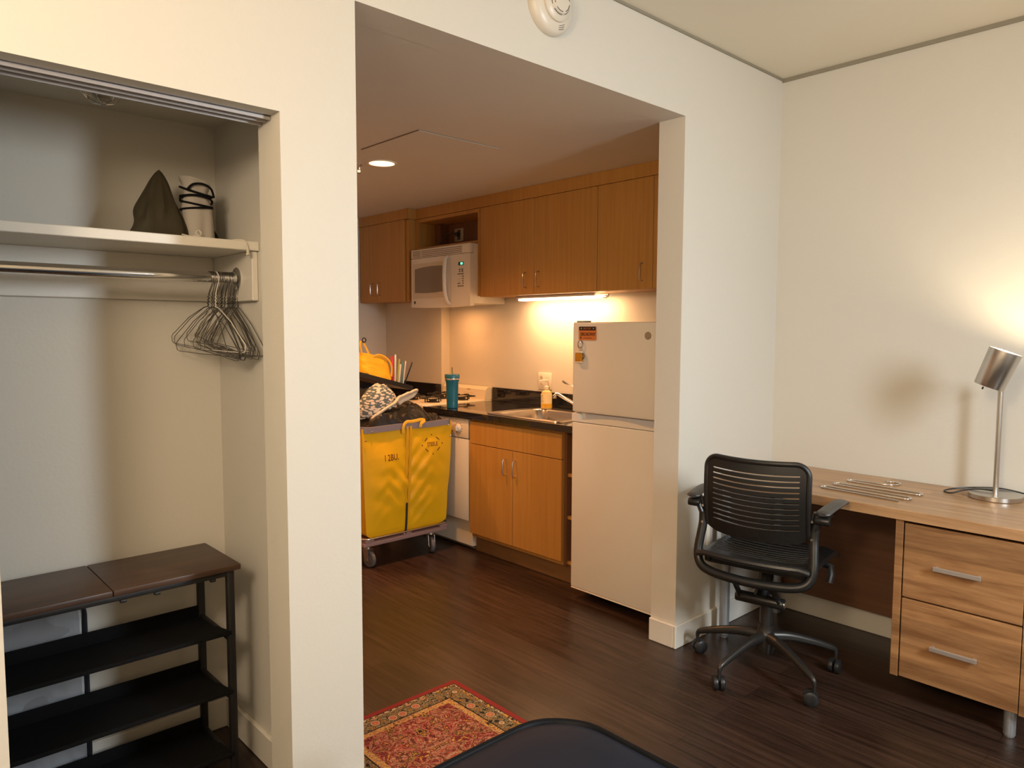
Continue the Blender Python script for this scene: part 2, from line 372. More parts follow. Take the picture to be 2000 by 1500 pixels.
# ------------------------------------------------------------------ closet
t = thing('closet_shelf', (-3.18, .545, 1.52), 'off-white closet shelf board on wall cleats above the hanging rod', 'shelf')
part('shelf_board', MB().box(-3.79, XP - .001, 0.372, YB - .001, 1.668, 1.696, 0.002, seg=1), TRIM, t)
part('back_cleat', MB().box(-3.79, XP - .02, YB - 0.019, YB - .001, 1.520, 1.668, 0.002, seg=1), TRIM, t)
part('side_cleat', MB().box(XP - 0.020, XP - .001, 0.385, YB - .001, 1.515, 1.668, 0.002, seg=1), TRIM, t)
RY, RZ = 0.500, 1.588
t = thing('closet_rod', (-3.18, RY, RZ), 'polished chrome closet rod with round end flange, below the shelf', 'rod')
part('rod', MB().cyl((-3.79, RY, RZ), (XP - .028, RY, RZ), 0.0165, n=32), CHROME, t)
part('flange', MB().lathe([(0, -.003), (.034, -.003), (.036, .001), (.033, .004), (.022, .007), (.021, .016), (0.0165, .016)], (XP - .023, RY, RZ), (-1, 0, 0), 32), CHROME, t)

# wire hangers
def hanger_pts(tilt, seed):
    rnd = random.Random(seed)
    P = []
    # hook: loop over the rod in the YZ plane (y across, z up), centre of rod at origin
    for k in range(0, 11):
        a = R(-35 + 215 * k / 10); P.append((0, 0.0195 * math.cos(a), 0.0195 * math.sin(a)))
    P = P[::1]
    # from the closed side the shank goes down to the twist
    P += [(0, -0.019, -0.012), (0.0, -0.008, -0.034), (0, 0, -0.052)]
    for k in range(10): a = k * 1.9; P.append((0.0022 * math.cos(a), 0.0022 * math.sin(a), -0.056 - 0.0032 * k))
    w, h = 0.174 + rnd.uniform(-.003, .003), 0.116 + rnd.uniform(-.012, .014)
    z0 = -0.092; s1 = rnd.uniform(-.006, .006); bow = rnd.uniform(-0.012, 0.012)
    P += [(0, 0.004, z0), (0, 0.02, z0 - .004), (bow * .5, 0.09, z0 - h * .38), (bow, w - .02, z0 - h * .83), (bow, w - .004, z0 - h * .93), (bow, w, z0 - h), (bow, w - .006, z0 - h - .016), (bow, w - .018, z0 - h - .019),
          (s1, 0.06, z0 - h - .017 + s1), (-s1, -0.06, z0 - h - .018 + s1), (-bow, -w + .018, z0 - h - .019), (-bow, -w + .006, z0 - h - .016), (-bow, -w, z0 - h), (-bow, -w + .004, z0 - h * .93), (-bow, -w + .02, z0 - h * .83), (-bow * .5, -0.09, z0 - h * .38), (0, -0.02, z0 - .004), (0, -0.004, z0)]
    for k in range(10): a = k * 1.9 + PI; P.append((0.0022 * math.cos(a), 0.0022 * math.sin(a), z0 + .002 + 0.0032 * k))
    return P
hm = []
for s in range(7):
    b = MB(); b.tube(hanger_pts(0, s), 0.00125, n=5); me = b.done(); me.name = 'wire_hanger'; me.materials.append(WIREM); hm.append(me)
b = MB(); b.tube(hanger_pts(0, 3), 0.0016, n=6); mw = b.done(); mw.name = 'wire_hanger'; mw.materials.append(WIREW)
rh = random.Random(5)
for i in range(24):
    white = (i == 5); x = -2.674 + .0038 * i
    o = bpy.data.objects.new('wire_hanger', mw if white else hm[i % 7]); COL.objects.link(o)
    o.location = (x, RY, RZ - .001)
    o.rotation_euler = (R(1.5), 0, R(9)) if white else (R(rh.uniform(2, 10)), rh.uniform(-.03, .03), R(rh.uniform(-6, 16) if i < 14 else rh.uniform(-3, 6)))
    if white: tag(o, 'single white coated wire hanger standing out among the dark ones on the rod', 'hanger', 'wire hangers on the closet rod')
    else: tag(o, 'dark thin wire hanger bunched at the right end of the chrome rod', 'hanger', 'wire hangers on the closet rod')

# caged closet light
t = thing('caged_ceiling_light', (-3.0, .40, 2.105), 'small wire-caged light fixture on the closet ceiling', 'light fixture')
part('base', MB().lathe([(0, 0), (.05, 0), (.05, -.012), (.036, -.02), (0, -.02)], (-2.985, .40, 2.1045), (0, 0, 1), 28), PINK, t)
part('bulb', MB().lathe([(.012, -.02), (.016, -.03), (.024, -.040), (.022, -.052), (.014, -.060), (0, -.062)], (-2.985, .40, 2.1045), (0, 0, 1), 20), mat('unlit_bulb', (.35, .32, .27), .2), t)
b = MB()
for k in range(6):
    a = 2 * PI * k / 6; b.tube([(-2.985 + .048 * math.cos(a) * q, .40 + .048 * math.sin(a) * q, z) for q, z in ((1, 2.093), (1.04, 2.075), (.96, 2.055), (.7, 2.040), (.25, 2.034))], 0.0017, n=6)
for q, z in ((1.02, 2.085), (1.0, 2.062), (.25, 2.034)): b.tube([(-2.985 + .048 * q * math.cos(2 * PI * k / 24), .40 + .048 * q * math.sin(2 * PI * k / 24), z) for k in range(24)], 0.0014, closed=True, n=6)
part('wire_cage', b, CHROME, t)

# bags on the closet shelf
def cloth_cone(b, base, apex, rx, ry, n=48, m=22, fold=.10, seed=0, pw=0.8):
    def f(u, v):
        a = 2 * PI * u; q = (1 - v) ** pw if v < 1 else 0
        k = 1 + fold * noise.noise(Vector((math.cos(a) * 2.2, math.sin(a) * 2.2, v * 2.5 + seed))) * (1.6 - v)
        c = Vector(base).lerp(Vector(apex), v)
        return Vector((c.x + rx * q * k * math.cos(a), c.y + ry * q * k * math.sin(a), c.z))
    b.grid(f, n, m, wrap=True)
    return b
t = thing('drawstring_bag', (-2.815, .545, 1.696), 'olive green drawstring bag slumped to a point on the closet shelf', 'bag')
b = MB(); cloth_cone(b, (-2.812, .545, 1.697), (-2.795, .56, 1.912), .092, .085, fold=.25, seed=3, pw=.72); b.lathe([(0, 0), (.085, 0)], (-2.812, .545, 1.6975)); part('sack_body', b, OLIVE, t)
b = MB(); b.tube(smooth_pts([(-2.765, .462, 1.71), (-2.75, .43, 1.702), (-2.733, .42, 1.703), (-2.722, .425, 1.712), (-2.728, .43, 1.722), (-2.738, .425, 1.712), (-2.722, .42, 1.700), (-2.702, .41, 1.700)]), .0022, n=6)
b.tube(smooth_pts([(-2.745, .425, 1.705), (-2.73, .415, 1.699), (-2.71, .405, 1.699)]), .0022, n=6); part('drawstring', b, CORDW, t, label='cream drawstring cord')
t = thing('wrapped_bundle', (-2.688, .53, 1.696), 'off-white cloth bundle tied with black cord, right end of closet shelf', 'bundle')
b = MB()
def fb(u, v):
    a = 2 * PI * u; z = v * .185
    w_ = (.047 if v < .58 else .047 - .010 * math.sin((v - .58) / .42 * PI * .9)) * (1 if v > .05 else .85 + .15 * v / .05)
    k = 1 - .20 * abs(math.sin(1.5 * a + .5)) ** 8 * (1 - v * .6) + .05 * noise.noise(Vector((math.cos(a) * 2, math.sin(a) * 2, v * 4)))
    if v > .8: w_ *= 1 + (v - .8) * .5
    return Vector((-2.690 + w_ * k * math.cos(a) - .012 * v, .53 + w_ * .8 * k * math.sin(a), 1.697 + z + (.012 * math.cos(a + 2.6) if v > .9 else 0)))
V = b.grid(fb, 48, 24, wrap=True); b.b.faces.new([c[-1] for c in V]); b.b.faces.new([c[0] for c in V][::-1]); part('cloth_roll', b, SACKW, t)
b = MB()
for k, (z, tl) in enumerate(((1.800, .10), (1.815, -.18), (1.826, .22), (1.838, -.05), (1.853, .28))):
    b.tube([(-2.697 + .047 * math.cos(a), .53 + .040 * math.sin(a), z + tl * .05 * math.cos(a + k)) for a in [2 * PI * j / 28 for j in range(28)]], .0034, closed=True, n=6)
b.tube(smooth_pts([(-2.735, .50, 1.85), (-2.72, .49, 1.868), (-2.69, .487, 1.872), (-2.665, .49, 1.860), (-2.655, .495, 1.835)]), .0034, n=6)
part('black_cord', b, BLKF, t)
solo('dark_pouch', cloth_cone(MB(), (-2.632, .585, 1.697), (-2.66, .60, 1.80), .032, .05, fold=.2, seed=8), BLKF, 'small black cloth pouch tucked behind the off-white bundle', 'pouch')
b = MB(); b.tube(smooth_pts([(-2.665, .470, 1.6985), (-2.64, .42, 1.6985), (-2.622, .385, 1.6990), (-2.612, .3705, 1.694), (-2.606, .366, 1.678), (-2.605, .3655, 1.665)]), .0024, n=6)
b.lathe([(0, 0), (.005, .002), (.006, .006), (.004, .010), (.006, .014), (.003, .018), (0, .018)], (-2.605, .3655, 1.650), n=10)
solo('loose_cord', b, CORDW, 'cream cotton cord with frayed knot hanging over the shelf edge', 'cord')

# shoe rack
X1, X0 = -2.655, -3.745; YF, YR = .354, .655
t = thing('shoe_rack', ((X0 + X1) / 2, .505, 0), 'low black metal shoe rack with dark brown wood top inside the closet', 'shoe rack')
for a, c in ((X0, X0 + .3725), (X0 + .374, X1 - .3598), (X1 - .358, X1)): part('top_panel', MB().box(a, c, YF, YR, .682, .700, 0.003), RACKTOP, t)
for x in (X0 + .028, X1 - .028):
    for y in (YF + .022, YR - .022): part('post', MB().box(x - .011, x + .011, y - .011, y + .011, 0.006, .682, 0.003), BLKM, t)
b = MB(); b.box(X0 + .02, X1 - .02, YF + .012, YF + .030, .664, .682, .003); b.box(X0 + .02, X1 - .02, YR - .030, YR - .012, .664, .682, .003)
for x in (X0 + .028, X1 - .028): b.box(x - .009, x + .009, YF + .03, YR - .03, .664, .682, .003)
for x in (X1 - .08, X1 - .24, X1 - .33, X0 + .08): b.box(x - .008, x + .008, YF + .014, YF + .03, .655, .664, .002)
part('top_frame', b, BLKM, t)
for zf in (.490, .300, .098):
    b = MB(); zb = zf - .032
    def fs(u, v, o=0, zf=zf, zb=zb):
        y = YF + .012 + (YR - YF - .035) * v; z = zf + (zb - zf) * min(1, v / .9) - .006 * math.sin(PI * v) ; return Vector((X0 + .03 + (X1 - X0 - .06) * u, y, z + o))
    b.grid(fs, 12, 10); b.grid(lambda u, v: fs(u, v, -.004), 12, 10)
    b.box(X0 + .03, X1 - .03, YF + .006, YF + .018, zf - .011, zf + .002, .004); b.box(X0 + .03, X1 - .03, YR - .028, YR - .022, zb - .004, zb + .040, .002)
    part('fabric_shelf', b, BLKF, t, recalc=False)
    for x in (X0 + .03, X1 - .03): part('side_rail', MB().box(x - .007, x + .007, YF + .03, YR - .03, zb - .004, zb + .010, .003), BLKM, t)

# clear storage bag leaning behind the rack
t = thing('clear_storage_bag', (-3.22, .685, 0), 'clear plastic zipped storage bag with dark rim, standing behind the shoe rack', 'storage bag')
Wd, Ht, ox, oz = .40, .575, -3.220, .315
b = MB(); b.prism(rrect(Wd - .03, Ht - .03, .06), (ox, .693, oz), (1, 0, 0), (0, 0, 1), .020)
part('bedding', b, BAGIN, t)
b = MB()
def ff(u, v):
    x = ox + (u - .5) * (Wd - .02); z = oz + (v - .5) * (Ht - .02)
    return Vector((x, .668 + .012 * noise.noise(Vector((x * 9, z * 7, 1))) + .008 * abs(noise.noise(Vector((x * 24 + z * 14, z * 17 - x * 9, 4)))), z))
b.grid(ff, 60, 80); part('plastic_film', b, CLEARP, t, recalc=False)
b = MB(); b.tube([(ox + p[0], .681, oz + p[1]) for p in rrect(Wd, Ht, .065, 8)], .0085, closed=True, n=8); part('rim', b, mat('dark_rim_vinyl', (.02, .022, .028), .25), t)

# ------------------------------------------------------------------ smoke detector, sprinkler, ceiling panel, downlight
cx, cz = -1.672, 2.546
t = thing('smoke_detector', (cx, 0, cz), 'round cream smoke detector on the wall above the kitchen opening', 'smoke detector')
SD = mat('detector_plastic', (.66, .60, .50), .35)
part('mounting_ring', MB().lathe([(0, .0005), (.100, .0005), (.1005, .012), (.097, .022), (.090, .030), (.070, .038), (.064, .038), (0.05, .036)], (cx, 0, cz), (0, -1, 0), 56), SD, t)
part('sensor_head', MB().lathe([(.063, .036), (.062, .046), (.055, .052), (.045, .055), (.040, .064), (.030, .066), (0, .067)], (cx, 0, cz), (0, -1, 0), 48), SD, t)
b = MB()
for rr, yy in ((.0435, -.0585), (.036, -.0655)):
    for k in range(5):
        a0 = 2 * PI * k / 5 + .2; b.tube([(cx + rr * math.cos(a0 + j * .11), yy, cz + rr * math.sin(a0 + j * .11)) for j in range(9)], .0013, n=5)
part('sensor_slots', b, DGREY, t); b = MB()
for i, rr in enumerate((.072, .078, .084)):
    b.tube([(cx + rr * math.cos(a), -.0365 + i * .0022, cz + rr * math.sin(a)) for a in [R(-78 + 3 * j) for j in range(9 - i)]], .0013, n=5)
part('vent_slots', b, DGREY, t)
t = thing('recessed_downlight', (-1.295, 1.655, HO), 'lit round recessed downlight in the kitchen ceiling', 'light fixture')
part('trim_ring', MB().lathe([(.070, 0), (.083, 0), (.083, -.004), (.070, -.003)], (-1.295, 1.655, HO), n=40), mat('downlight_ring', (.8, .7, .55), .4), t)
part('lens', MB().lathe([(0, -.0025), (.071, -.0025), (.071, -.0005), (0, -.0005)], (-1.295, 1.655, HO), n=40), mat('downlight_lens', (.9, .8, .6), .3, emit=((1.0, .72, .42), 2.2)), t)
b = MB(); b.lathe([(0, 0), (.02, 0), (.02, -.006), (.009, -.01), (.009, -.03), (0, -.03)], (-1.372, 1.77, HO), n=20)
b.box(-1.381, -1.363, 1.768, 1.772, HO - .045, HO - .03); b.lathe([(0, -.045), (.012, -.045), (.012, -.048), (0, -.048)], (-1.372, 1.77, HO), n=16)
solo('fire_sprinkler', b, CHROME, 'small sprinkler head on the kitchen ceiling next to the downlight', 'sprinkler')
b = MB(); px0, px1, py0, py1 = -1.545, -1.045, .958, 1.458
b.box(px0 + .008, px1 - .004, py0 + .004, py1 - .004, HO - .003, HO - .0005)
solo('ceiling_access_panel', b, WALL, 'square painted access panel in the kitchen ceiling', 'access panel')
b = MB(); b.box(px0, px0 + .006, py0, py1, HO - .0035, HO - .0008); b.box(px0, px1, py0 - .002, py0, HO - .002, HO - .0006)
struct('trim_3', b, mat('panel_gap', (.22, .17, .12), .6))

# ------------------------------------------------------------------ kitchen cabinets
def pull(b_, x, y, z0, z1, out=.028, r=.0035):
    b_.tube([(x, y, z0), (x - out * .7, y, z0), (x - out, y, z0 + .012), (x - out, y, z1 - .012), (x - out * .7, y, z1), (x, y, z1)], r, n=8)
def cab(name, label, x_front, y0, y1, z0, z1, doors, handles, xback=-.002, hz=(1.70, 1.795), doorz=None, cat='cabinet'):
    t = thing(name, ((x_front + xback) / 2, (y0 + y1) / 2, z0), label, cat)
    part('body', MB().box(x_front + .021, xback, y0 + .001, y1 - .001, z0, z1), CAB, t)
    dz = doorz or (z0 + .001, z1 - .001)
    for (a, c), hy in zip(doors, handles):
        d = part('door', MB().box(x_front, x_front + .019, a + .0015, c - .0015, dz[0], dz[1], .0015, seg=1), CAB, t)
        if hy is not None:
            b = MB(); pull(b, x_front, hy, *hz)
            hme = b.done(); hme.name = 'handle'; hme.materials.append(STEEL); ho = bpy.data.objects.new('handle', hme); COL.objects.link(ho); ho.parent = d
    return t
XU = -.2575; UB, UT = 1.652, 2.262
cab('wall_cabinet', 'two-door oak wall cabinet right of the microwave', XU, .988, 2.048, UB, UT, [(.988, 1.517), (1.517, 2.048)], [1.468, 1.588])
cab('wall_cabinet', 'oak wall cabinet above the refrigerator, next to the opening', XU, .150, .986, UB, UT, [(.150, .588), (.588, .986)], [.535, .655])
XD = -.335
cab('wall_cabinet', 'deep oak wall cabinet in the far corner left of the microwave', XD, 2.815, 3.50, UB - .01, UT, [(2.862, 3.235), (3.235, 3.495)], [3.195, 3.300], xback=-.082)
t = thing('cabinet_crown_panel', (-.15, 1.5, UT), 'oak filler panel closing the gap between wall cabinets and ceiling', 'filler panel')
part('front_panel', MB().box(XU - .003, XU + .016, .136, 2.813, UT + .001, HO - .001), CAB, t)
part('deep_panel', MB().box(XD - .003, XD + .016, 2.815, 3.505, UT + .001, HO - .001), CAB, t)
part('return_panel', MB().box(XD - .003, -.09, 2.799, 2.8135, UT + .001, HO - .001), CAB, t)
# open niche above the microwave
t = thing('microwave_niche', (-.15, 2.43, 2.03), 'open oak niche above the microwave with an outlet inside', 'shelf unit')
part('bottom_board', MB().box(XU, -.002, 2.072, 2.785, 2.028, 2.045), CAB, t)
part('side_board', MB().box(XU, -.002, 2.051, 2.071, 1.66, UT - .002), CAB, t)
part('side_board', MB().box(XU, -.083, 2.786, 2.8125, UB, UT - .002), CAB, t)
part('top_board', MB().box(XU, -.002, 2.072, 2.785, 2.235, UT - .002), CAB, t)
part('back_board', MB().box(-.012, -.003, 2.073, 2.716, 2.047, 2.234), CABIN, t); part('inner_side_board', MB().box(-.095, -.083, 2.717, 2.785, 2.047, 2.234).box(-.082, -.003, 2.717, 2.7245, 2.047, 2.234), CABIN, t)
t = thing('wall_outlet', (-.014, 2.58, 2.09), 'single wall outlet inside the niche above the microwave', 'outlet')
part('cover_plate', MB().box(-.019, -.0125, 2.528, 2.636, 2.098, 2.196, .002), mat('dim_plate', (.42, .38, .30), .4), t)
part('socket', MB().box(-.021, -.019, 2.562, 2.598, 2.110, 2.185, .001), DGREY, t)
b = MB(); b.box(-.05, -.022, 2.565, 2.595, 2.135, 2.165, .004); b.tube(smooth_pts([(-.05, 2.58, 2.15), (-.075, 2.60, 2.155), (-.09, 2.64, 2.150), (-.11, 2.69, 2.09), (-.14, 2.72, 2.052)]), .0045, n=8)
solo('power_cord', b, DGREY, 'dark power cord plugged in above the microwave', 'power cord')

# ------------------------------------------------------------------ microwave
XM = -.335; MZ0, MZ1 = 1.590, 2.022; MY0, MY1 = 2.073, 2.775
t = thing('microwave_oven', (-.17, 2.43, MZ0), 'ivory over-the-range microwave between the oak wall cabinets', 'microwave')
part('body', MB().box(XM + .045, -.003, MY0, 2.723, MZ0 + .018, MZ1, .003), APPL, t)
part('body_end', MB().box(XM + .045, -.083, 2.7235, MY1, MZ0 + .018, MZ1, .003), APPL, t)
part('vent_grille', MB().box(XM + .006, XM + .044, MY0, MY1, 1.955, MZ1, .008), APPL, t)
VS = mat('vent_shadow', (.24, .17, .11), .6)
for a_, c_ in ((MY0 + .085, MY1 - .14), (MY1 - .125, MY1 - .03)):
    b = MB()
    for k in range(4): b.box(XM + .003, XM + .0075, a_, c_, 1.964 + k * .0125, 1.9685 + k * .0125)
    part('vent_slots', b, VS, t)
# bowed front
yc = (MY0 + MY1) / 2
def bow(y): return XM + .010 - .012 * (1 - ((y - yc) / ((MY1 - MY0) / 2)) ** 2)
def bowed(y0, y1, z0, z1, off, th, n=14, bottom_bow=0):
    b = MB(); P = []
    def f(u, v): y = y0 + (y1 - y0) * u; zz0 = z0 - bottom_bow * (1 - ((y - yc) / ((MY1 - MY0) / 2)) ** 2); return Vector((bow(y) - off, y, zz0 + (z1 - zz0) * v))
    A = b.grid(f, n, 6); B = b.grid(lambda u, v: f(u, v) + Vector((th, 0, 0)), n, 6)
    nu, nv = n, 6
    for i in range(nu - 1): b.b.faces.new((A[i][0], A[i + 1][0], B[i + 1][0], B[i][0])); b.b.faces.new((A[i][-1], B[i][-1], B[i + 1][-1], A[i + 1][-1]))
    for j in range(nv - 1): b.b.faces.new((A[0][j], B[0][j], B[0][j + 1], A[0][j + 1])); b.b.faces.new((A[-1][j], A[-1][j + 1], B[-1][j + 1], B[-1][j]))
    return b
yd = MY0 + .205
part('door', bowed(yd, MY1, MZ0 + .002, 1.952, 0, .035, bottom_bow=.008), APPL, t)
part('control_panel', bowed(MY0, yd - .002, MZ0 + .002, 1.952, 0, .035, bottom_bow=.008), APPL, t)
part('door_inset', bowed(yd + .055, MY1 - .022, 1.655, 1.915, .001, .004), mat('door_inset_ivory', (.62, .54, .42), .35), t)
b = MB(); ya, yb_ = yd + .075, MY1 - .055; P = []
n = 20
top = [(ya + (yb_ - ya) * i / n, 1.865 + .022 * math.sin(PI * (0.15 + .55 * (1 - i / n)))) for i in range(n + 1)]; bot = [(yb_ + (ya - yb_) * i / n, 1.700 - .006 * math.sin(PI * i / n)) for i in range(n + 1)]
vs = [b.b.verts.new((bow(y) - .0035, y, z)) for y, z in top + bot]; b.b.faces.new(vs)
ext = bmesh.ops.extrude_face_region(b.b, geom=b.b.faces[:]); bmesh.ops.translate(b.b, vec=(.003, 0, 0), verts=[v for v in ext['geom'] if isinstance(v, bmesh.types.BMVert)])
part('window', b, mat('microwave_window_glass', (.22, .175, .12), .18), t)
b = MB(); hy = yd + .028
b.tube(smooth_pts([(bow(hy) + .004, hy + .012, 1.945), (bow(hy) - .020, hy + .006, 1.925), (bow(hy) - .034, hy, 1.85), (bow(hy) - .036, hy - .002, 1.77), (bow(hy) - .032, hy - .004, 1.69), (bow(hy) - .018, hy - .012, 1.625), (bow(hy) + .004, hy - .018, 1.603)]), .0155, n=12, flat=(1.0, .7))
part('handle', b, APPL, t)
part('display', MB().box(bow(2.165) - .0015, bow(2.165) + .006, 2.142, 2.196, 1.873, 1.897, .001), mat('display_glass', (.005, .012, .008), .15), t)
part('display_digits', MB().box(bow(2.165) - .0022, bow(2.165), 2.148, 2.154, 1.878, 1.892).box(bow(2.165) - .0022, bow(2.165), 2.157, 2.163, 1.878, 1.892).box(bow(2.165) - .0022, bow(2.165), 2.166, 2.170, 1.878, 1.892), mat('green_digits', (.1, .9, .4), .4, emit=((.15, 1, .45), 3.0)), t)
b = MB(); rows = [(1.845, (0, 1)), (1.832, (0, 1)), (1.814, (0, 1, 2, 3)), (1.797, (1, 2, 3)), (1.780, (0, 1, 2, 3)), (1.764, (0, 1, 2, 3)), (1.748, (0, 1, 3)), (1.730, (0, 1, 2, 3))]
for z, cs in rows:
    for c in cs:
        if len(cs) == 2: yy = 2.180 - c * .027; w_ = .008
        else: yy = 2.196 - c * .0165; w_ = .0055
        s_ = 1 if z in (1.814, 1.730, 1.748, 1.845, 1.832) or c == 3 else .4
        b.box(bow(yy) - .0009, bow(yy) + .002, yy - w_ * s_, yy + w_ * s_, z - .0045 * s_, z + .0045 * s_)
part('keypad_marks', b, mat('keypad_ink', (.13, .085, .05), .6), t)
yb2 = MY1 - .05; part('badge', MB().lathe([(0, 0), (.0115, 0), (.011, .002), (0, .002)], (bow(yb2), yb2, 1.628), (-1, 0, 0), 20), mat('badge_dark', (.05, .03, .02), .4), t)
part('hood_lamp', MB().box(-.30, -.18, 2.33, 2.50, MZ0 + .011, MZ0 + .0175), mat('hood_lens', (.9, .7, .4), .3, emit=((1, .62, .3), 4.0)), t)

# under-cabinet light fixture
t = thing('under_cabinet_light', (-.13, 1.42, 1.622), 'slim lit strip light mounted under the oak wall cabinets', 'light fixture')
part('housing', MB().box(-.175, -.085, 1.075, 1.775, 1.634, UB - .001, .003), mat('fixture_white', (.65, .6, .5), .4), t)
part('diffuser', MB().box(-.160, -.100, 1.045, 1.765, 1.620, 1.6335, .004), mat('strip_lens', (1, .9, .7), .3, emit=((1, .80, .50), 9.0)), t)
b = MB(); b.tube(smooth_pts([(-.12, 1.075, 1.640), (-.13, 1.03, 1.642), (-.15, .985, 1.640), (-.165, .975, 1.628), (-.16, 1.0, 1.620), (-.14, 1.045, 1.624)]), .004, n=8); part('lead', b, PINK, t)

# ------------------------------------------------------------------ counter and base cabinets
CT, CB, XC = .905, .867, -.644
t = thing('countertop', (-.32, 1.48, CB), 'glossy black kitchen countertop with backsplash beside the refrigerator', 'countertop')
SX0, SX1, SY0, SY1 = -.575, -.115, .985, 1.575
b = MB(); b.box(XC, SX0, .758, 2.190, CB, CT); b.box(SX1, -.001, .758, 2.190, CB, CT); b.box(SX0, SX1, .758, SY0, CB, CT); b.box(SX0, SX1, SY1, 2.190, CB, CT)
part('slab', b, COUNTER, t, smooth=False)
part('backsplash', MB().box(-.021, -.001, .760, 2.188, CT, 1.004, .0015, seg=1), COUNTER, t)
t = thing('countertop', (-.36, 3.1, CB), 'black countertop with backsplash in the far corner beyond the range', 'countertop')
part('slab', MB().box(XC, -.081, 2.728, YK - .001, CB, CT, .0015, seg=1), COUNTER, t)
part('side_backsplash', MB().box(-.101, -.081, 2.728, YK - .022, CT, 1.000, .0015, seg=1), COUNTER, t)
part('far_backsplash', MB().box(XC + .01, -.081, YK - .021, YK - .001, CT, 1.000, .0015, seg=1), COUNTER, t)
XB = -.625
t = thing('base_cabinet', (-.3, 1.31, 0), 'oak sink base cabinet with two doors under the black countertop', 'cabinet')
b = MB(); b.box(XB + .021, -.003, .909, .925, .105, CB - .001); b.box(XB + .021, -.003, 1.697, 1.713, .105, CB - .001); b.box(XB + .021, -.003, .926, 1.696, .105, .12); b.box(XB + .021, XB + .035, .926, 1.696, .12, CB - .001)
part('body', b, CAB, t)
part('false_drawer_front', MB().box(XB, XB + .019, .910, 1.713, .708, .850, .0015, seg=1), CAB, t)
for (a, c, hy_) in ((.910, 1.310, 1.284), (1.313, 1.713, 1.371)):
    d = part('door', MB().box(XB, XB + .019, a, c, .130, .704, .0015, seg=1), CAB, t)
    b = MB(); pull(b, XB, hy_, .553, .650); hme = b.done(); hme.name = 'handle'; hme.materials.append(STEEL); ho = bpy.data.objects.new('handle', hme); COL.objects.link(ho); ho.parent = d
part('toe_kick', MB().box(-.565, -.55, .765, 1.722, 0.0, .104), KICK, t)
t = thing('open_shelf_cabinet', (-.3, .83, .105), 'narrow open oak shelf unit between sink cabinet and refrigerator', 'shelf unit')
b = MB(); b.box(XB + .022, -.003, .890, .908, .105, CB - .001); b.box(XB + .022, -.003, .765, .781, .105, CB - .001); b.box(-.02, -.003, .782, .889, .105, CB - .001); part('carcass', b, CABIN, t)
for z in (.612, .372, .115): part('shelf', MB().box(XB + .030, -.021, .782, .889, z, z + .018), CAB, t)
# dishwasher
t = thing('dishwasher', (-.3, 1.96, 0), 'narrow white dishwasher left of the oak sink cabinet', 'dishwasher')
part('body', MB().box(-.595, -.003, 1.720, 2.186, .03, CB - .002), DWW, t)
part('door', MB().box(-.622, -.596, 1.728, 2.184, .198, .728, .004), DWW, t)
part('control_panel', MB().box(-.626, -.596, 1.728, 2.184, .732, .858, .004), mat('dishwasher_panel', (.66, .58, .44), .35), t)
part('kick_plate', MB().box(-.560, -.550, 1.735, 2.184, .002, .195), mat('kick_grey', (.22, .19, .15), .5), t)
k = part('dial', MB().lathe([(0, 0), (.026, 0), (.026, .006), (.018, .010), (.018, .014), (0, .014)], (-.626, 1.826, .792), (-1, 0, 0), 28), DWW, t)
part('dial_grip', MB().box(-.650, -.638, 1.821, 1.831, .776, .808, .003), DWW, k)
b = MB()
for a in range(0, 360, 30):
    if a in (180,): continue
    ca, sa = math.cos(R(a)), math.sin(R(a)); b.box(-.6268, -.6255, 1.826 - .036 * ca - (.007 if abs(ca) > .4 else .002), 1.826 - .036 * ca + (.007 if abs(ca) > .4 else .002), .792 + .036 * sa - .0012, .792 + .036 * sa + .0012)
part('dial_marks', b, mat('panel_ink', (.18, .12, .07), .6), t)
# base cabinet in the far corner
t = thing('base_cabinet', (-.36, 3.1, 0), 'oak base cabinet in the far kitchen corner behind the laundry cart', 'cabinet')
part('body', MB().box(XB + .021, -.083, 2.730, YK - .003, .1, CB - .001), CAB, t)
part('door', MB().box(XB, XB + .019, 2.732, 3.12, .13, .85, .0015, seg=1), CAB, t); part('door', MB().box(XB, XB + .019, 3.124, YK - .004, .13, .85, .0015, seg=1), CAB, t)
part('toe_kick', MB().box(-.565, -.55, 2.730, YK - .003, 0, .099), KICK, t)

# sink
t = thing('kitchen_sink', (-.345, 1.28, .75), 'stainless steel drop-in sink set in the black countertop', 'sink')
b = MB(); rz = CT + .001
O = rrect(.505, .635, .035, 5); I = rrect(.40, .53, .075, 5); I2 = rrect(.39, .52, .075, 5); I3 = rrect(.36, .49, .08, 5)
cx, cy = -.345, 1.280
def ring(P, z, dx=0): return [b.b.verts.new((cx + p[0] + dx, cy + p[1], z)) for p in P]
rs = [ring(O, rz), ring(rrect(.497, .627, .033, 5), rz + .006), ring(rrect(.455, .585, .06, 5), rz + .0045, -.0), ring(I, rz + .004, -.02), ring(I2, rz - .004, -.02), ring(I3, .775, -.02), ring(rrect(.30, .43, .08, 5), .760, -.02)]
for A, B in zip(rs, rs[1:]):
    for k in range(len(A)): b.b.faces.new((A[k], A[(k + 1) % len(A)], B[(k + 1) % len(A)], B[k]))
b.b.faces.new(rs[-1]); part('basin', b, SSINK, t, ang=50)
part('drain', MB().lathe([(0, .001), (.035, .001), (.04, .003), (.042, .0012)], (-.36, 1.28, .7605), n=28), CHROME, t)
t = thing('faucet', (-.13, 1.27, CT + .006), 'chrome kitchen faucet with lever at the back of the sink', 'faucet')
part('base', MB().lathe([(0, 0), (.026, 0), (.026, .004), (.020, .012), (.018, .055), (.022, .065), (.020, .085), (.010, .095), (0, .097)], (-.115, 1.235, CT + .0065), n=28), CHROME, t)
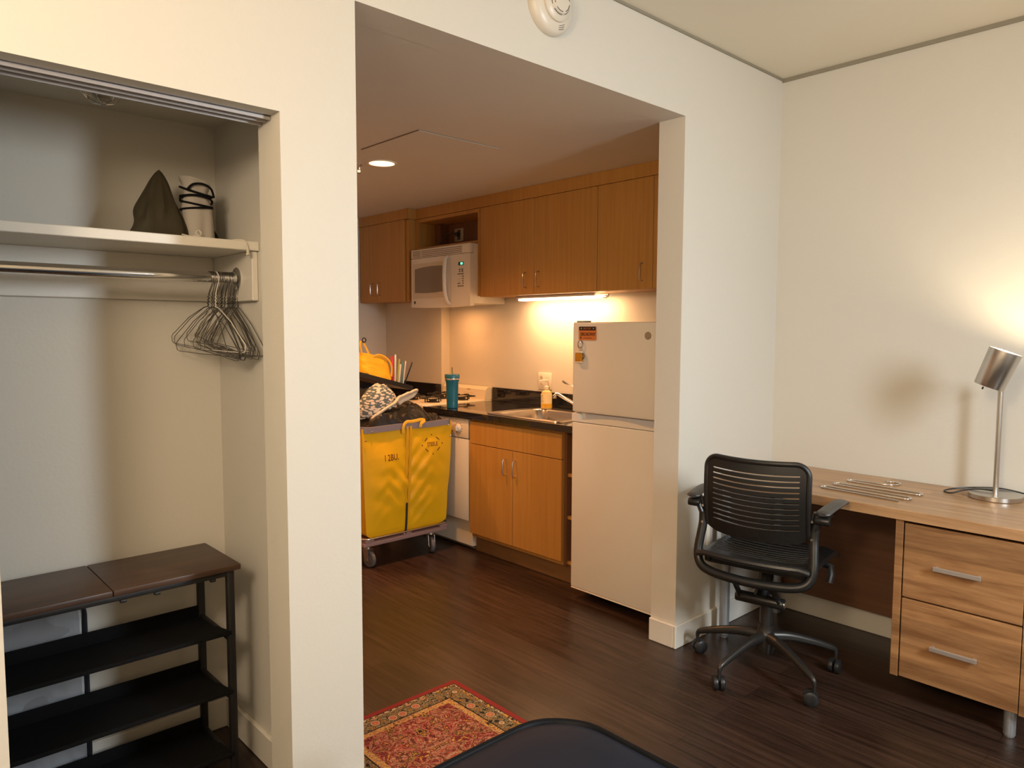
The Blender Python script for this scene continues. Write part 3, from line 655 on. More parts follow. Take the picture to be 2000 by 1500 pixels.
b = MB(); b.tube([(-.125, 1.24, .945), (-.15, 1.280, .972), (-.178, 1.325, 1.000), (-.193, 1.350, 1.018), (-.201, 1.362, 1.020), (-.204, 1.368, 1.012)], .0105, n=12)
b.lathe([(0, 0), (.013, 0), (.014, .004), (.014, .020), (.011, .024), (0, .024)], (-.205, 1.370, .990), n=18); part('spout', b, CHROME, t)
b = MB(); b.tube([(-.115, 1.235, .995), (-.118, 1.24, 1.02), (-.125, 1.255, 1.05), (-.14, 1.29, 1.075), (-.155, 1.325, 1.090), (-.162, 1.345, 1.102)], [.006, .0065, .006, .006, .008, .007], n=10); part('lever', b, CHROME, t)
# soap dispenser
t = thing('soap_dispenser', (-.165, 1.505, CT + .007), 'clear pump bottle of yellow hand soap on the sink rim', 'soap bottle')
bx, by, bz = -.150, 1.500, CT + .0066
b = MB(); b.lathe([(0, 0), (.033, 0), (.036, .004), (.036, .095), (.030, .112), (.014, .122), (.013, .128), (0, .128)], (bx, by, bz), n=32)
part('bottle', b, mat('soap_bottle_plastic', (.86, .66, .30), .15, trans=.25), t)
part('label_sticker', MB().lathe([(.0364, .034), (.0364, .098)], (bx, by, bz), n=32), mat('soap_label', (.86, .72, .42), .5), t, recalc=False)
b = MB(); b.lathe([(.0366, .010), (.0366, .033)], (bx, by, bz), n=32); part('soap_band', b, mat('soap_yellow', (.75, .42, .02), .3), t, recalc=False)
b = MB()
for k, (z, w_) in enumerate(((.072, .016), (.061, .013), (.052, .018), (.044, .015))):
    b.tube([(bx + .0368 * math.cos(a), by + .0368 * math.sin(a), bz + z) for a in [R(150 + j * 6) + 0 for j in range(int(w_ * 500))]], .0011, n=5)
part('label_text_lines', b, mat('label_ink', (.25, .17, .07), .6), t)
b = MB(); b.tube([(bx + .0368 * math.cos(a), by + .0368 * math.sin(a), bz + .087) for a in [R(152 + j * 6) for j in range(6)]], .004, n=6); part('label_mark', b, mat('label_green', (.35, .42, .05), .6), t)
b = MB(); b.lathe([(0, .128), (.015, .128), (.015, .146), (.006, .150), (.005, .178), (.010, .180), (.010, .188), (0, .190)], (bx, by, bz), n=20); b.tube([(bx, by, bz + .184), (bx - .02, by + .02, bz + .185), (bx - .03, by + .03, bz + .178)], .0045, n=8); part('pump', b, PINK, t)
# wall outlets behind the sink
t = thing('wall_outlet', (-.004, 1.66, 1.03), 'double-gang outlet and switch plate on the wall behind the soap', 'outlet')
part('cover_plate', MB().box(-.007, -.0005, 1.598, 1.722, 1.018, 1.134, .002), PINK, t)
b = MB()
for z in (1.052, 1.098): b.lathe([(0, 0), (.0165, 0), (.0165, .0015), (0, .0015)], (-.007, 1.690, z), (-1, 0, 0), 18)
part('socket', b, mat('socket_face', (.60, .52, .42), .4), t)
b = MB()
for z in (1.052, 1.098):
    for dy in (-.006, .006): b.box(-.0092, -.0075, 1.690 + dy - .001, 1.690 + dy + .001, z - .002, z + .006)
part('socket_slots', b, DGREY, t)
sw = part('switch_frame', MB().box(-.0085, -.007, 1.618, 1.646, 1.045, 1.108, .0008), mat('switch_face', (.64, .56, .46), .4), t)
part('switch_lever', MB().box(-.016, -.0085, 1.628, 1.636, 1.078, 1.092, .001), PINK, sw)
part('test_button', MB().box(-.0088, -.007, 1.612, 1.640, 1.022, 1.040, .0008), mat('green_tab', (.02, .22, .05), .4), t)

# ------------------------------------------------------------------ gas range
RY0, RY1 = 2.196, 2.716
t = thing('gas_range', (-.33, 2.456, 0), 'white gas range below the microwave with black burner grates', 'stove')
part('body', MB().box(-.600, -.012, RY0, RY1, .02, .880, .004), APPL2, t)
part('oven_door', MB().box(-.622, -.601, RY0 + .01, RY1 - .01, .17, .72, .006), APPL2, t)
part('cooktop', MB().box(-.640, -.012, RY0, RY1, .880, .912, .008), APPL2, t)
b = MB(); b.prism([(-.085, .912), (-.075, .985), (-.055, 1.004), (-.008, 1.004), (-.008, .912)], (0, RY1 - .003, 0), (1, 0, 0), (0, 0, 1), (RY1 - RY0 - .006)); part('backguard', b, APPL2, t)
b = MB()
for k in range(14): b.box(-.0795, -.0765, 2.345 + k * .0085, 2.349 + k * .0085, .938, .956, rot=(R(20), 0, 0))
part('backguard_vents', b, mat('vent_brown', (.35, .2, .12), .6), t)
part('badge', MB().box(-.0762, -.074, 2.375, 2.415, .978, .983), mat('badge_ink', (.2, .11, .07), .5), t)
for xx in (-.20, -.46):
    for yy in (2.325, 2.585):
        b = MB(); b.lathe([(0, 0), (.045, 0), (.05, .004), (.045, .006), (.028, .008), (.028, .018), (0, .020)], (xx, yy, .912), n=24); bu = part('burner', b, BLKM, t)
        b = MB(); g = .098
        b.tube([(xx + g * math.cos(2 * PI * k / 4 + PI / 4) * 1.0, yy + g * math.sin(2 * PI * k / 4 + PI / 4), .940) for k in range(4)], .0045, closed=True, n=6)
        for k in range(4):
            a = 2 * PI * k / 4; b.tube([(xx + g * .70 * math.cos(a), yy + g * .70 * math.sin(a), .914), (xx + g * .70 * math.cos(a), yy + g * .70 * math.sin(a), .944), (xx + g * .62 * math.cos(a), yy + g * .62 * math.sin(a), .951), (xx + .025 * math.cos(a), yy + .025 * math.sin(a), .951)], .0045, n=6)
        part('grate', b, BLKM, t)
part('control_rail', MB().box(-.625, -.601, RY0 + .004, RY1 - .004, .74, .876, .006), APPL2, t)
for k in range(4): part('knob', MB().lathe([(0, 0), (.02, 0), (.018, .02), (0, .022)], (-.625, RY0 + .09 + k * .11, .81), (-1, 0, 0), 20), APPL2, t)

# tumbler
t = thing('tumbler', (-.560, 1.975, CT), 'teal insulated tumbler with a straw on the black countertop', 'tumbler')
tx, ty = -.560, 1.975
part('cup', MB().lathe([(0, 0), (.034, 0), (.037, .004), (.040, .12), (.041, .168), (.0475, .190), (.0478, .205), (0, .205)], (tx, ty, CT + .0005), n=40), TEAL, t)
part('rim_band', MB().lathe([(.0482, .190), (.0486, .196), (.0482, .199), (.047, .199)], (tx, ty, CT), n=40), CHROME, t)
part('lid', MB().lathe([(.048, .199), (.050, .201), (.050, .220), (.047, .226), (.020, .228), (0, .228)], (tx, ty, CT), n=40), TEAL, t)
part('straw', MB().cyl((tx, ty, CT + .225), (tx - .004, ty - .004, CT + .272), .0032, n=10), mat('olive_straw', (.10, .11, .02), .4), t)

# ------------------------------------------------------------------ refrigerator
FY0, FY1, XF = .152, .745, -.7235
t = thing('refrigerator', (-.37, .45, 0), 'white top-freezer refrigerator beside the wall opening', 'refrigerator')
part('body', MB().box(-.655, -.04, FY0 + .004, FY1 - .003, .055, 1.455, .004), APPL, t)
part('freezer_door', MB().box(XF, -.660, FY0, FY1, .998, 1.466, .009, seg=3), APPL, t)
part('main_door', MB().box(XF, -.660, FY0, FY1, .060, .946, .007, seg=3), APPL, t)
part('door_edge_trim', MB().box(XF - .001, -.662, FY0 + .004, FY1 - .004, .054, .0595, .001), PINK, t)
# moulded grip strip between the doors
b = MB()
def strip(u, v): return Vector((XF, FY1 - (FY1 - FY0) * u, .949 + (.036 if True else 0) * v))
b.box(XF + .028, -.660, FY0, FY1, .949, .994); 
lower = [(0, .949), (FY1 - FY0, .949)] 
top_curve = []
n = 90
for i in range(n + 1):
    u = i / n; y = u * (FY1 - FY0)
    if y < .045: z = .992
    elif y < .062: z = .992 - .032 * (y - .045) / .017
    elif y < .52: z = .960 + .019 * math.sin(PI * (y - .062) / .458) ** 1.2
    else: z = min(.992, .960 + .032 * (y - .52) / .02)
    top_curve.append((y, z))
b.prism([(0, .949)] + [] + top_curve + [(FY1 - FY0, .949)], (XF, FY1, 0), (0, -1, 0), (0, 0, 1), -.028)
part('grip_strip', b, APPL, t, ang=25)
part('grip_recess', MB().box(XF + .018, XF + .028, FY0 + .02, FY1 - .08, .955, .994), mat('recess_grey', (.46, .47, .51), .4), t)
b = MB(); b.box(-.70, -.64, FY1 - .055, FY1 - .006, 1.466, 1.474, .002); part('hinge_cover', b, GREYP, t)
b = MB(); b.lathe([(0, 0), (.0185, 0), (.0185, .002), (.016, .003), (0, .003)], (XF, .262, 1.400), (-1, 0, 0), 32); bd = part('badge', b, mat('badge_bronze', (.30, .24, .16), .45, .3), t)
b = MB(); b.tube([(XF - .0032, .262 + .0125 * math.cos(a), 1.400 + .0125 * math.sin(a)) for a in [2 * PI * k / 24 for k in range(24)]], .0009, closed=True, n=5)
b.tube([(XF - .0032, .262 + .006 * math.cos(a) * (1 + .2 * math.sin(3 * a)), 1.400 + .006 * math.sin(a)) for a in [2 * PI * k / 24 for k in range(24)]], .0009, closed=True, n=5)
part('badge_emblem', b, mat('badge_light', (.50, .42, .30), .4), bd)
for x in (-.62, -.10):
    for y in (FY0 + .05, FY1 - .05): part('foot', MB().cyl((x, y, 0), (x, y, .056), .018, n=14), BLKM, t)
part('base_grille', MB().box(-.64, -.63, FY0 + .01, FY1 - .01, .015, .056), BLKM, t)
# magnets
t = thing('plate_magnet', (XF - .003, .645, 1.38), 'orange licence-plate magnet reading BROADWAY on the freezer door', 'magnet')
MW = .062
b = MB(); b.prism(rrect(.118, .070, .006, 4), (XF - .0005, .641, 1.409), (0, -1, 0), (0, 0, 1), .0025); part('plate', b, mat('plate_orange', (.58, .17, .035), .45), t)
b = MB(); b.box(XF - .0036, XF - .0029, .585, .697, 1.424, 1.4435); part('plate_top_band', b, mat('plate_black', (.012, .008, .008), .4), t)
part('plate_lettering', text_mesh('BROADWAY', .027, (XF - .0036, .633, 1.404), (0, -1, 0), (0, 0, 1), .0008, .62), mat('plate_ink', (.03, .008, .005), .5), t, local=False)
part('band_lettering', text_mesh('NEW YORK', .0125, (XF - .0042, .641, 1.4335), (0, -1, 0), (0, 0, 1), .0006, .8), mat('band_ink', (.45, .13, .03), .5), t, local=False)
b = MB(); b.box(XF - .0038, XF - .003, .610, .668, 1.3835, 1.3865); part('small_lettering_line', b, mat('plate_ink2', (.10, .03, .01), .5), t)
b = MB(); b.box(XF - .0038, XF - .003, .6835, .6865, 1.388, 1.416, 0); b.lathe([(0, 0), (.005, 0), (.005, .0008), (0, .0008)], (XF - .003, .685, 1.385), (-1, 0, 0), 12); part('plate_figure', b, mat('plate_green', (.05, .05, .01), .5), t)
b = MB()
for y in (.600, .682): b.lathe([(0, 0), (.0032, 0), (.0032, .0006), (0, .0006)], (XF - .0036, y, 1.434), (-1, 0, 0), 10)
part('plate_holes', b, mat('plate_hole_white', (.5, .45, .4), .4), t)
t = thing('bottle_opener_magnet', (XF - .006, .69, 1.30), 'silver bottle opener magnet with amber beer-mug body on the freezer door', 'magnet')
oy, oz_ = .684, 1.352
b = MB(); b.tube([(XF - .008, oy + .0165 * math.cos(a), oz_ + .020 * math.sin(a)) for a in [2 * PI * k / 30 for k in range(30)]], .0032, closed=True, n=8)
b.tube([(XF - .008, oy, oz_ + .02), (XF - .008, oy, oz_ + .011)], .003, n=6); b.box(XF - .011, XF - .005, oy - .009, oy + .010, oz_ - .036, oz_ - .014, .002); part('opener', b, CHROME, t)
b = MB(); b.box(XF - .020, XF - .003, oy - .016, oy + .026, oz_ - .088, oz_ - .044, .003); part('mug_body', b, mat('amber_resin', (.62, .25, .01), .12, trans=.3), t)
b = MB(); b.box(XF - .0202, XF - .003, oy - .017, oy + .027, oz_ - .044, oz_ - .034, .003); b.box(XF - .019, XF - .003, oy - .015, oy + .025, oz_ - .094, oz_ - .088, .001); part('mug_foam', b, mat('clear_white_resin', (.75, .62, .45), .15), t)
b = MB(); b.tube(smooth_pts([(XF - .010, oy - .016, oz_ - .048), (XF - .010, oy - .026, oz_ - .050), (XF - .010, oy - .028, oz_ - .064), (XF - .010, oy - .016, oz_ - .076)]), .0022, n=7); part('mug_handle', b, mat('mug_brown', (.08, .04, .02), .3), t)

# ------------------------------------------------------------------ laundry cart
CX0, CX1, CY0, CY1 = -1.325, -.665, 1.850, 2.60
CZ0, CZ1 = .175, .845
t = thing('laundry_cart', ((CX0 + CX1) / 2, (CY0 + CY1) / 2, 0), 'yellow vinyl laundry cart on a wooden caster base, heaped with clothes', 'laundry cart')
def cart_ring(v, n_side=36):
    """points of the bag outline at height fraction v (0 bottom, 1 top)"""
    z = CZ0 + (CZ1 - CZ0) * v
    ins = .030 * (1 - v) ** 1.3 + (.045 * max(0, 1 - v / .06) ** 2)
    x0, x1, y0, y1 = CX0 + ins, CX1 - ins * 1.4, CY0 + ins * .3, CY1 - ins
    P = []
    sides = [((x0, y0), (x1, y0), (0, -1)), ((x1, y0), (x1, y1), (1, 0)), ((x1, y1), (x0, y1), (0, 1)), ((x0, y1), (x0, y0), (-1, 0))]
    for si, (a, c, nrm) in enumerate(sides):
        for k in range(n_side):
            u = k / n_side; x = a[0] + (c[0] - a[0]) * u; y = a[1] + (c[1] - a[1]) * u
            env = math.sin(PI * u); low = math.sin(PI * min(1, v * 1.02))
            if si == 0:   # front: two puffed halves either side of the central seam, diagonal pulls to the corners
                half = abs(math.sin(2 * PI * u)); d = .016 * low * half ** .6
                d += .010 * noise.noise(Vector((x * 9 + z * 5, z * 9 - x * 4, 2.0))) * env * low
                d += .0075 * math.sin((z * 1.0 + abs((u * 2) % 1 - .5) * .35) * 62) * env * low * max(0, noise.noise(Vector((x * 5, z * 4, 9))) + .35)
                d -= .016 * max(0, v - .72) / .28 * half          # drape sag below the rim
            else: d = (.004 if si == 1 else .022) * env * low + .010 * noise.noise(Vector((x * 7, y * 7, z * 7))) * low
            P.append(Vector((x + nrm[0] * d, y + nrm[1] * d, z)))
    return P
b = MB(); NV = 60; rows = [[b.b.verts.new(p) for p in cart_ring(j / NV)] for j in range(NV + 1)]
m_ = len(rows[0])
for j in range(NV):
    for k in range(m_): b.b.faces.new((rows[j][k], rows[j][(k + 1) % m_], rows[j + 1][(k + 1) % m_], rows[j + 1][k]))
b.b.faces.new(rows[0][::-1]); bag_me = part('canvas_bag', b, YEL, t, ang=60).data
b = MB()
def rimf(u, v, off=.003, zlo=-.028, zhi=.008):
    P = rimP; f = u * len(P); i = int(f) % len(P); c = Vector(((CX0 + CX1) / 2, (CY0 + CY1) / 2, 0)); p = P[i]; d = Vector((p.x - c.x, p.y - c.y, 0)).normalized()
    return Vector((p.x, p.y, CZ1)) + d * off + Vector((0, 0, zlo + (zhi - zlo) * v + .002 * math.sin(i * .5)))
rimP = [Vector((x, y, 0)) for x, y in [((CX0 + CX1) / 2 + p[0], (CY0 + CY1) / 2 + p[1]) for p in rrect(CX1 - CX0 + .004, CY1 - CY0 + .004, .035, 10)]]
rimP2 = []
for i in range(len(rimP)):
    a, c = rimP[i], rimP[(i + 1) % len(rimP)]; k = max(1, int((c - a).length / .03))
    for j in range(k): rimP2.append(a.lerp(c, j / k))
rimP = rimP2; NR = len(rimP)
A = b.grid(lambda u, v: rimf(u, v, .004), NR, 4, wrap=True); B = b.grid(lambda u, v: rimf(u, v, -.010), NR, 4, wrap=True)
for i in range(NR):
    i2 = (i + 1) % NR; b.b.faces.new((A[i][-1], A[i2][-1], B[i2][-1], B[i][-1])); b.b.faces.new((A[i][0], B[i][0], B[i2][0], A[i2][0]))
part('rim_binding', b, GREYV, t)
# seam bands down the front
sx = -.995
b = MB()
for dx in (-.021, .006):
    def sf(u, v, dx=dx): z = .335 + (.835 - .335) * v; x = sx + dx + .015 * u - .022 * (1 - v); return Vector((x, CY0 - .006 + .004 * (1 - v) - .0035 * math.sin(PI * v), z))
    A = b.grid(sf, 4, 24); B = b.grid(lambda u, v: sf(u, v) + Vector((0, .007, 0)), 4, 24)
    for j in range(23):
        b.b.faces.new((A[0][j], B[0][j], B[0][j + 1], A[0][j + 1])); b.b.faces.new((A[-1][j], A[-1][j + 1], B[-1][j + 1], B[-1][j]))
    for i in range(3): b.b.faces.new((A[i][0], A[i + 1][0], B[i + 1][0], B[i][0])); b.b.faces.new((A[i][-1], B[i][-1], B[i + 1][-1], A[i + 1][-1]))
part('seam_band', b, mat('yellow_vinyl_seam', (.66, .35, .01), .4), t)
part('steel_post', MB().tube([(sx - .020, CY0 - .004, .36), (sx - .023, CY0 - .002, .25), (sx - .024, CY0 + .006, .17)], .006, n=8), BLKM, t)
b = MB()
for (x, z) in ((CX0 + .065, .822), (CX1 - .03, .818), (CX0 + .02, .775), (CX1 - .012, .745)):
    b.lathe([(0, .0005), (.006, .0005), (.006, .003), (.003, .004), (0, .004)], (x, CY0 - .006, z), (0, -1, 0), 14)
part('grommet', b, CHROME, t)
b = MB(); hx0, hx1 = -1.045, -.895
b.tube(smooth_pts([(hx0, CY0 - .012, .795), (hx0 + .002, CY0 - .014, .838), (hx0 + .03, CY0 - .006, .862), (hx0 + .075, CY0 - .004, .862), (hx1 - .01, CY0 - .006, .868), (hx1 + .010, CY0 - .008, .860), (hx1 - .016, CY0 - .014, .846), (hx1 - .022, CY0 - .013, .822)]), .0105, n=10, flat=(.22, 1.0)); part('webbing_handle', b, YEL2, t)
inkN = (1, 0, 0), (0, 0, 1)
from mathutils.bvhtree import BVHTree
bag_tree = BVHTree.FromPolygons([v.co[:] for v in bag_me.vertices], [q.vertices[:] for q in bag_me.polygons])
def hug(me):
    for v in me.vertices:
        hit = bag_tree.ray_cast(Vector((v.co.x, CY0 - .3, v.co.z)), Vector((0, 1, 0)))[0]
        v.co.y = (hit.y if hit else CY0) + (-.0014 if v.co.y < CY0 - .1 else .0010)
    return me
part('stencil_lettering', hug(text_mesh('I 2BU.', .054, (-1.125, CY0 - .1, .655), *inkN, .002, .78)), STENCIL, t)
part('stencil_lettering', hug(text_mesh('STEELE', .036, (-.820, CY0 - .1, .705), *inkN, .002, .76)), STENCIL, t)
b = MB(); lx, lz = -.820, .705; ya_, yb__ = CY0 - .101, CY0 - .099
for (dx, dz, a) in ((-.045, .033, 40), (.045, .033, -40), (-.045, -.033, -40), (.045, -.033, 40)): b.box(lx + dx - .014, lx + dx + .014, ya_, yb__, lz + dz - .0025, lz + dz + .0025, rot=(0, R(-a), 0))
for (dx, dz) in ((-.078, 0), (.078, 0), (0, .060), (0, -.060)): b.box(lx + dx - .003, lx + dx + .003, ya_, yb__, lz + dz - .004, lz + dz + .004, rot=(0, R(45), 0))
part('stencil_diamond', hug(b.done()), STENCIL, t)
# base
b = MB()
b.box(CX0 + .01, CX1 - .03, CY0 + .01, CY0 + .07, .132, .157, .003); b.box(CX0 + .01, CX1 - .03, CY1 - .09, CY1 - .03, .132, .157, .003); b.box(CX0 + .01, CX1 - .03, (CY0 + CY1) / 2 - .03, (CY0 + CY1) / 2 + .03, .132, .157, .003)
part('base_board', b, CARTW, t)
for x in (CX0 + .02, CX1 - .09, (CX0 + CX1) / 2 - .04): part('runner', MB().box(x, x + .06, CY0 + .005, CY1 - .02, .1575, .174, .003), CARTW, t)
b = MB(); b.tube([((CX0 + CX1) / 2 - .006 + p[0], (CY0 + CY1) / 2 + p[1], .180) for p in rrect(CX1 - CX0 - .03, CY1 - CY0 - .004, .04, 5)], .0055, closed=True, n=8); part('steel_frame', b, STEEL, t)
for i, (x, y, a) in enumerate(((-1.262, 1.905, 100), (-.800, 1.90, 72), (-1.262, 2.51, 80), (-.80, 2.51, 95))):
    c = thing('caster', (0, 0, 0), None, None); c.parent = t; c.location = Vector((x, y, 0)) - t.location; c.rotation_euler = (0, 0, R(a))
    b = MB()
    b.box(-.030, .030, -.026, .026, .126, .1315, .001); b.lathe([(0, .112), (.022, .112), (.022, .126), (0, .126)], (0, 0, 0), n=20)
    for s in (-1, 1): b.prism([(-.022, .112), (.022, .112), (.002, .040), (-.034, .040)], (0, s * .020 + .0015, 0), (1, 0, 0), (0, 0, 1), .003)
    b.cyl((-.016, -.024, .050), (-.016, .024, .050), .005, n=10)
    me = b.done(); me.materials.append(STEEL); f_ = bpy.data.objects.new('caster_fork', me); COL.objects.link(f_); f_.parent = c
    b = MB(); b.lathe([(.0, -.014), (.020, -.014), (.022, -.012), (.044, -.012), (.049, -.008), (.050, 0), (.049, .008), (.044, .012), (.022, .012), (.020, .014), (0, .014)], (-.016, 0, .050), (0, 1, 0), 36)
    me = b.done(); me.materials.append(RUBB); w_ = bpy.data.objects.new('caster_wheel', me); COL.objects.link(w_); w_.parent = c

# heaped clothes
def heap(cx, cy, rx, ry, z0, h, seed, fold=1.0, pow_=.5, nu=110, nv=44):
    b = MB()
    def f(u, v):
        a = 2 * PI * u; r = math.sin(v * PI / 2); zz = math.cos(v * PI / 2) ** (pow_ * 2)
        x, y = math.cos(a) * r, math.sin(a) * r
        p = Vector((x * 1.6, y * 1.6, seed)); n1 = noise.noise(p * 1.3); w_ = noise.noise(p * 2.3 + Vector((5, 1, 2)))
        q = noise.noise(Vector((x * 1.9 + w_ * 1.3, y * 4.2 - w_ * 1.0, seed + 3))); ridge = (1 - abs(q) * 3.2); ridge = max(0, ridge) ** 2
        k = 1 + .10 * n1
        return Vector((cx + rx * x * k + .012 * q * fold, cy + ry * y * k, z0 + h * zz * (1 + .22 * n1) + fold * (.017 * ridge - .010) * (1 if v < .97 else .3)))
    V = b.grid(f, nu, nv, wrap=True); b.b.faces.new([c[-1] for c in V]); bmesh.ops.remove_doubles(b.b, verts=b.b.verts[:], dist=.0006)
    return b
solo('black_jacket', heap(-.975, 2.10, .315, .235, .775, .205, 2.0, 1.2), JACK, 'crumpled black jacket heaped over the front of the yellow laundry cart', 'clothes', ang=80)
b = heap(-.76, 2.02, .115, .13, .80, .090, 7.0, .8, nu=70, nv=28)
solo('dark_garment', b, JACK, 'dark gathered cloth bunched at the right rim of the laundry cart', 'clothes', ang=80)
solo('dark_blanket', heap(-1.00, 2.40, .30, .19, .775, .28, 4.0, 1.0), mat('dark_blanket_cloth', (.012, .012, .014), .8), 'dark folded cloth at the back of the laundry cart under the black board', 'clothes', ang=80)
# patterned cap
t = thing('patterned_cap', (-1.08, 2.03, .93), 'grey-blue patterned cloth cap with cream brim lying on the black jacket', 'cap')
b = MB(); ccx, ccy, ccz = -1.095, 2.045, .940
def capf(u, v):
    a = 2 * PI * u; r = math.sin(v * PI / 2 * 1.06); z = math.cos(v * PI / 2 * 1.06)
    x, y = math.cos(a) * r, math.sin(a) * r; n1 = noise.noise(Vector((x * 2.5, y * 2.5, 1))); n2 = noise.noise(Vector((x * 7, y * 7, 6)))
    return Vector((ccx + .135 * x + .01 * n2, ccy + .10 * y, ccz + .150 * z * (1 + .12 * n1) + .008 * n2 - .16 * (ccx + .118 * x + 1.065) * 0 - .40 * (.118 * -x if x < 0 else 0)))
b.grid(capf, 72, 24, wrap=True); bmesh.ops.remove_doubles(b.b, verts=b.b.verts[:], dist=.0005); part('crown', b, CAP, t, ang=80)
b = MB()
edge = smooth_pts([(-1.185, 1.965, .885), (-1.14, 1.935, .925), (-1.09, 1.925, .955), (-1.045, 1.925, .975), (-1.015, 1.93, 1.005), (-.97, 1.935, 1.018), (-.925, 1.94, 1.028), (-.885, 1.945, 1.040), (-.862, 1.955, 1.040), (-.860, 1.97, 1.024), (-.885, 1.965, 1.008), (-.93, 1.955, .995), (-.975, 1.945, .985), (-1.01, 1.935, .965)], 6)
b.tube([Vector(p) + Vector((0, .0, .004 * noise.noise(Vector(p) * 40))) for p in edge], .0125, n=8, flat=(1, .75)); part('brim_binding', b, mat('cream_terry_trim', (.62, .55, .44), .9, bump=(200, .8)), t)
b = MB(); up_ = smooth_pts([(-1.012, 1.940, .993), (-.97, 1.944, 1.008), (-.925, 1.948, 1.020), (-.875, 1.955, 1.032)], 6); lo = smooth_pts([(-1.012, 1.940, .962), (-.97, 1.950, .984), (-.925, 1.958, .998), (-.872, 1.968, 1.016)], 6)
def bf(u, v): i = u * (len(up_) - 1); k = int(round(i)); return up_[k].lerp(lo[k], v)
b.grid(bf, len(up_), 4); part('brim_lining', b, mat('cream_lining', (.60, .50, .34), .8), t, recalc=False)

# tilted black board with a yellow bag and notebooks on it
bt = R(15.0)
bo = Vector((-.655, 2.30, 1.040))                       # lower right front top corner
bd_ = Vector((-math.cos(bt), 0, math.sin(bt)))          # up to the left
bn = Vector((math.sin(bt), 0, math.cos(bt)))
b = MB(); b.prism([(0, 0), (.56, 0), (.56, -.030), (.0, -.030), (-.012, -.022), (-.012, -.006)], bo, bd_, bn, .30)
solo('black_board', b, mat('black_board_plastic', (.016, .014, .014), .3), 'black board lying tilted across the clothes at the back of the cart', 'board')
def zb(x): return bo.z + (bo.x - x) * math.tan(bt)
books = [(-.742, .176, .016, -3, (.50, .02, .03), 'pink-red notebook standing first next to the yellow bag'), (-.727, .190, .012, 1, (.72, .68, .58), 'tall white notebook right beside the pink-red one'),
         (-.711, .165, .011, 6, (.38, .38, .06), 'yellow-green notebook in the row on the black board'), (-.697, .135, .014, 5, (.70, .62, .46), 'short cream notebook in the middle of the row'),
         (-.684, .150, .009, 3, (.10, .16, .13), 'dark green notebook in the row beside the teal one'), (-.674, .160, .009, 2, (.08, .22, .22), 'teal notebook near the right end of the row'),
         (-.663, .162, .009, 7, (.66, .63, .57), 'white folder right of the teal notebook'), (-.652, .166, .007, 20, (.010, .010, .012), 'black folder leaning outward at the right end of the row')]
for i, (x, h, w_, lean, col, lab) in enumerate(books):
    me = MB().box(-w_ / 2, w_ / 2, -.055, .055, 0, h, .003).done(); me.materials.append(mat('notebook_cover', col, .45))
    pages = MB().box(-w_ * .32, w_ * .32, -.050, .0565, .003, h - .004).done(); pages.materials.append(PINK)
    tt = thing('notebook', (x, 2.40, zb(x) + .0025), lab, 'notebook', group='notebooks standing on the black board'); tt.rotation_euler = (Matrix.Rotation(R(-34), 4, 'Z') @ Matrix.Rotation(R(lean), 4, 'Y')).to_euler()
    for nm_, mm_ in (('cover', me), ('pages', pages)):
        o = bpy.data.objects.new(nm_, mm_); COL.objects.link(o); o.parent = tt
t = thing('yellow_tote_bag', (-.90, 2.42, zb(-.90)), 'yellow canvas bag with shoulder straps standing on the black board', 'bag')
b = MB()
def tb(u, v):
    a = 2 * PI * u; ca, sa = math.cos(a), math.sin(a); e = .55
    x = math.copysign(abs(ca) ** e, ca); y = math.copysign(abs(sa) ** e, sa); xx = -.895 + (.118 - .020 * v ** 3) * x
    n1 = noise.noise(Vector((xx * 14, v * 3, 1 if y < 0 else 5))); n2 = noise.noise(Vector((xx * 30 + v * 8, v * 9, 3)))
    zt = .125 - .030 * max(0, (xx + .87) / .09) ** 1.5 - .0 + .010 * math.sin((xx + 1) * 9)
    return Vector((xx, 2.41 + (.075 - .030 * v) * y * (1 + .14 * n1) + .004 * n2, zb(xx) + .003 + (zt + .012) * v))
V = b.grid(tb, 80, 20, wrap=True); b.b.faces.new([c[0] for c in V][::-1]); b.b.faces.new([c[-1] for c in V]); part('bag_body', b, TBAG, t, ang=70)
b = MB(); b.tube(smooth_pts([(-.93, 2.362, zb(-.93) + .128), (-.89, 2.352, zb(-.89) + .152), (-.84, 2.350, zb(-.84) + .150), (-.80, 2.350, zb(-.80) + .125), (-.785, 2.352, zb(-.785) + .085), (-.79, 2.35, zb(-.79) + .03)]), .0075, n=8, flat=(.3, 1)); part('strap', b, YEL2, t)
b = MB(); b.tube(smooth_pts([(-.945, 2.37, zb(-.945) + .13), (-.965, 2.375, zb(-.965) + .17), (-.99, 2.38, zb(-.99) + .21), (-1.01, 2.38, zb(-1.01) + .20), (-1.0, 2.38, zb(-1.0) + .13)]), .007, n=8, flat=(.4, 1)); part('strap', b, YEL2, t)
b = MB(); b.tube([(-.985 + .014 * math.cos(a), 2.375, zb(-.985) + .226 + .014 * math.sin(a)) for a in [2 * PI * k / 18 for k in range(18)]], .004, closed=True, n=7); part('ring', b, BLKM, t)

# ------------------------------------------------------------------ rug and bed
rx0, rx1, ry0, ry1 = -2.425, -1.765, -.600, .420
t = MB().box(-.33, .33, -.51, .51, 0.001, .009, .003, seg=1).done(); t.materials.append(RUG)
o = bpy.data.objects.new('rug', t); COL.objects.link(o); o.location = ((rx0 + rx1) / 2, (ry0 + ry1) / 2, 0); tag(o, 'small red-bordered oriental rug with cream, gold and dark floral pattern on the floor', 'rug')

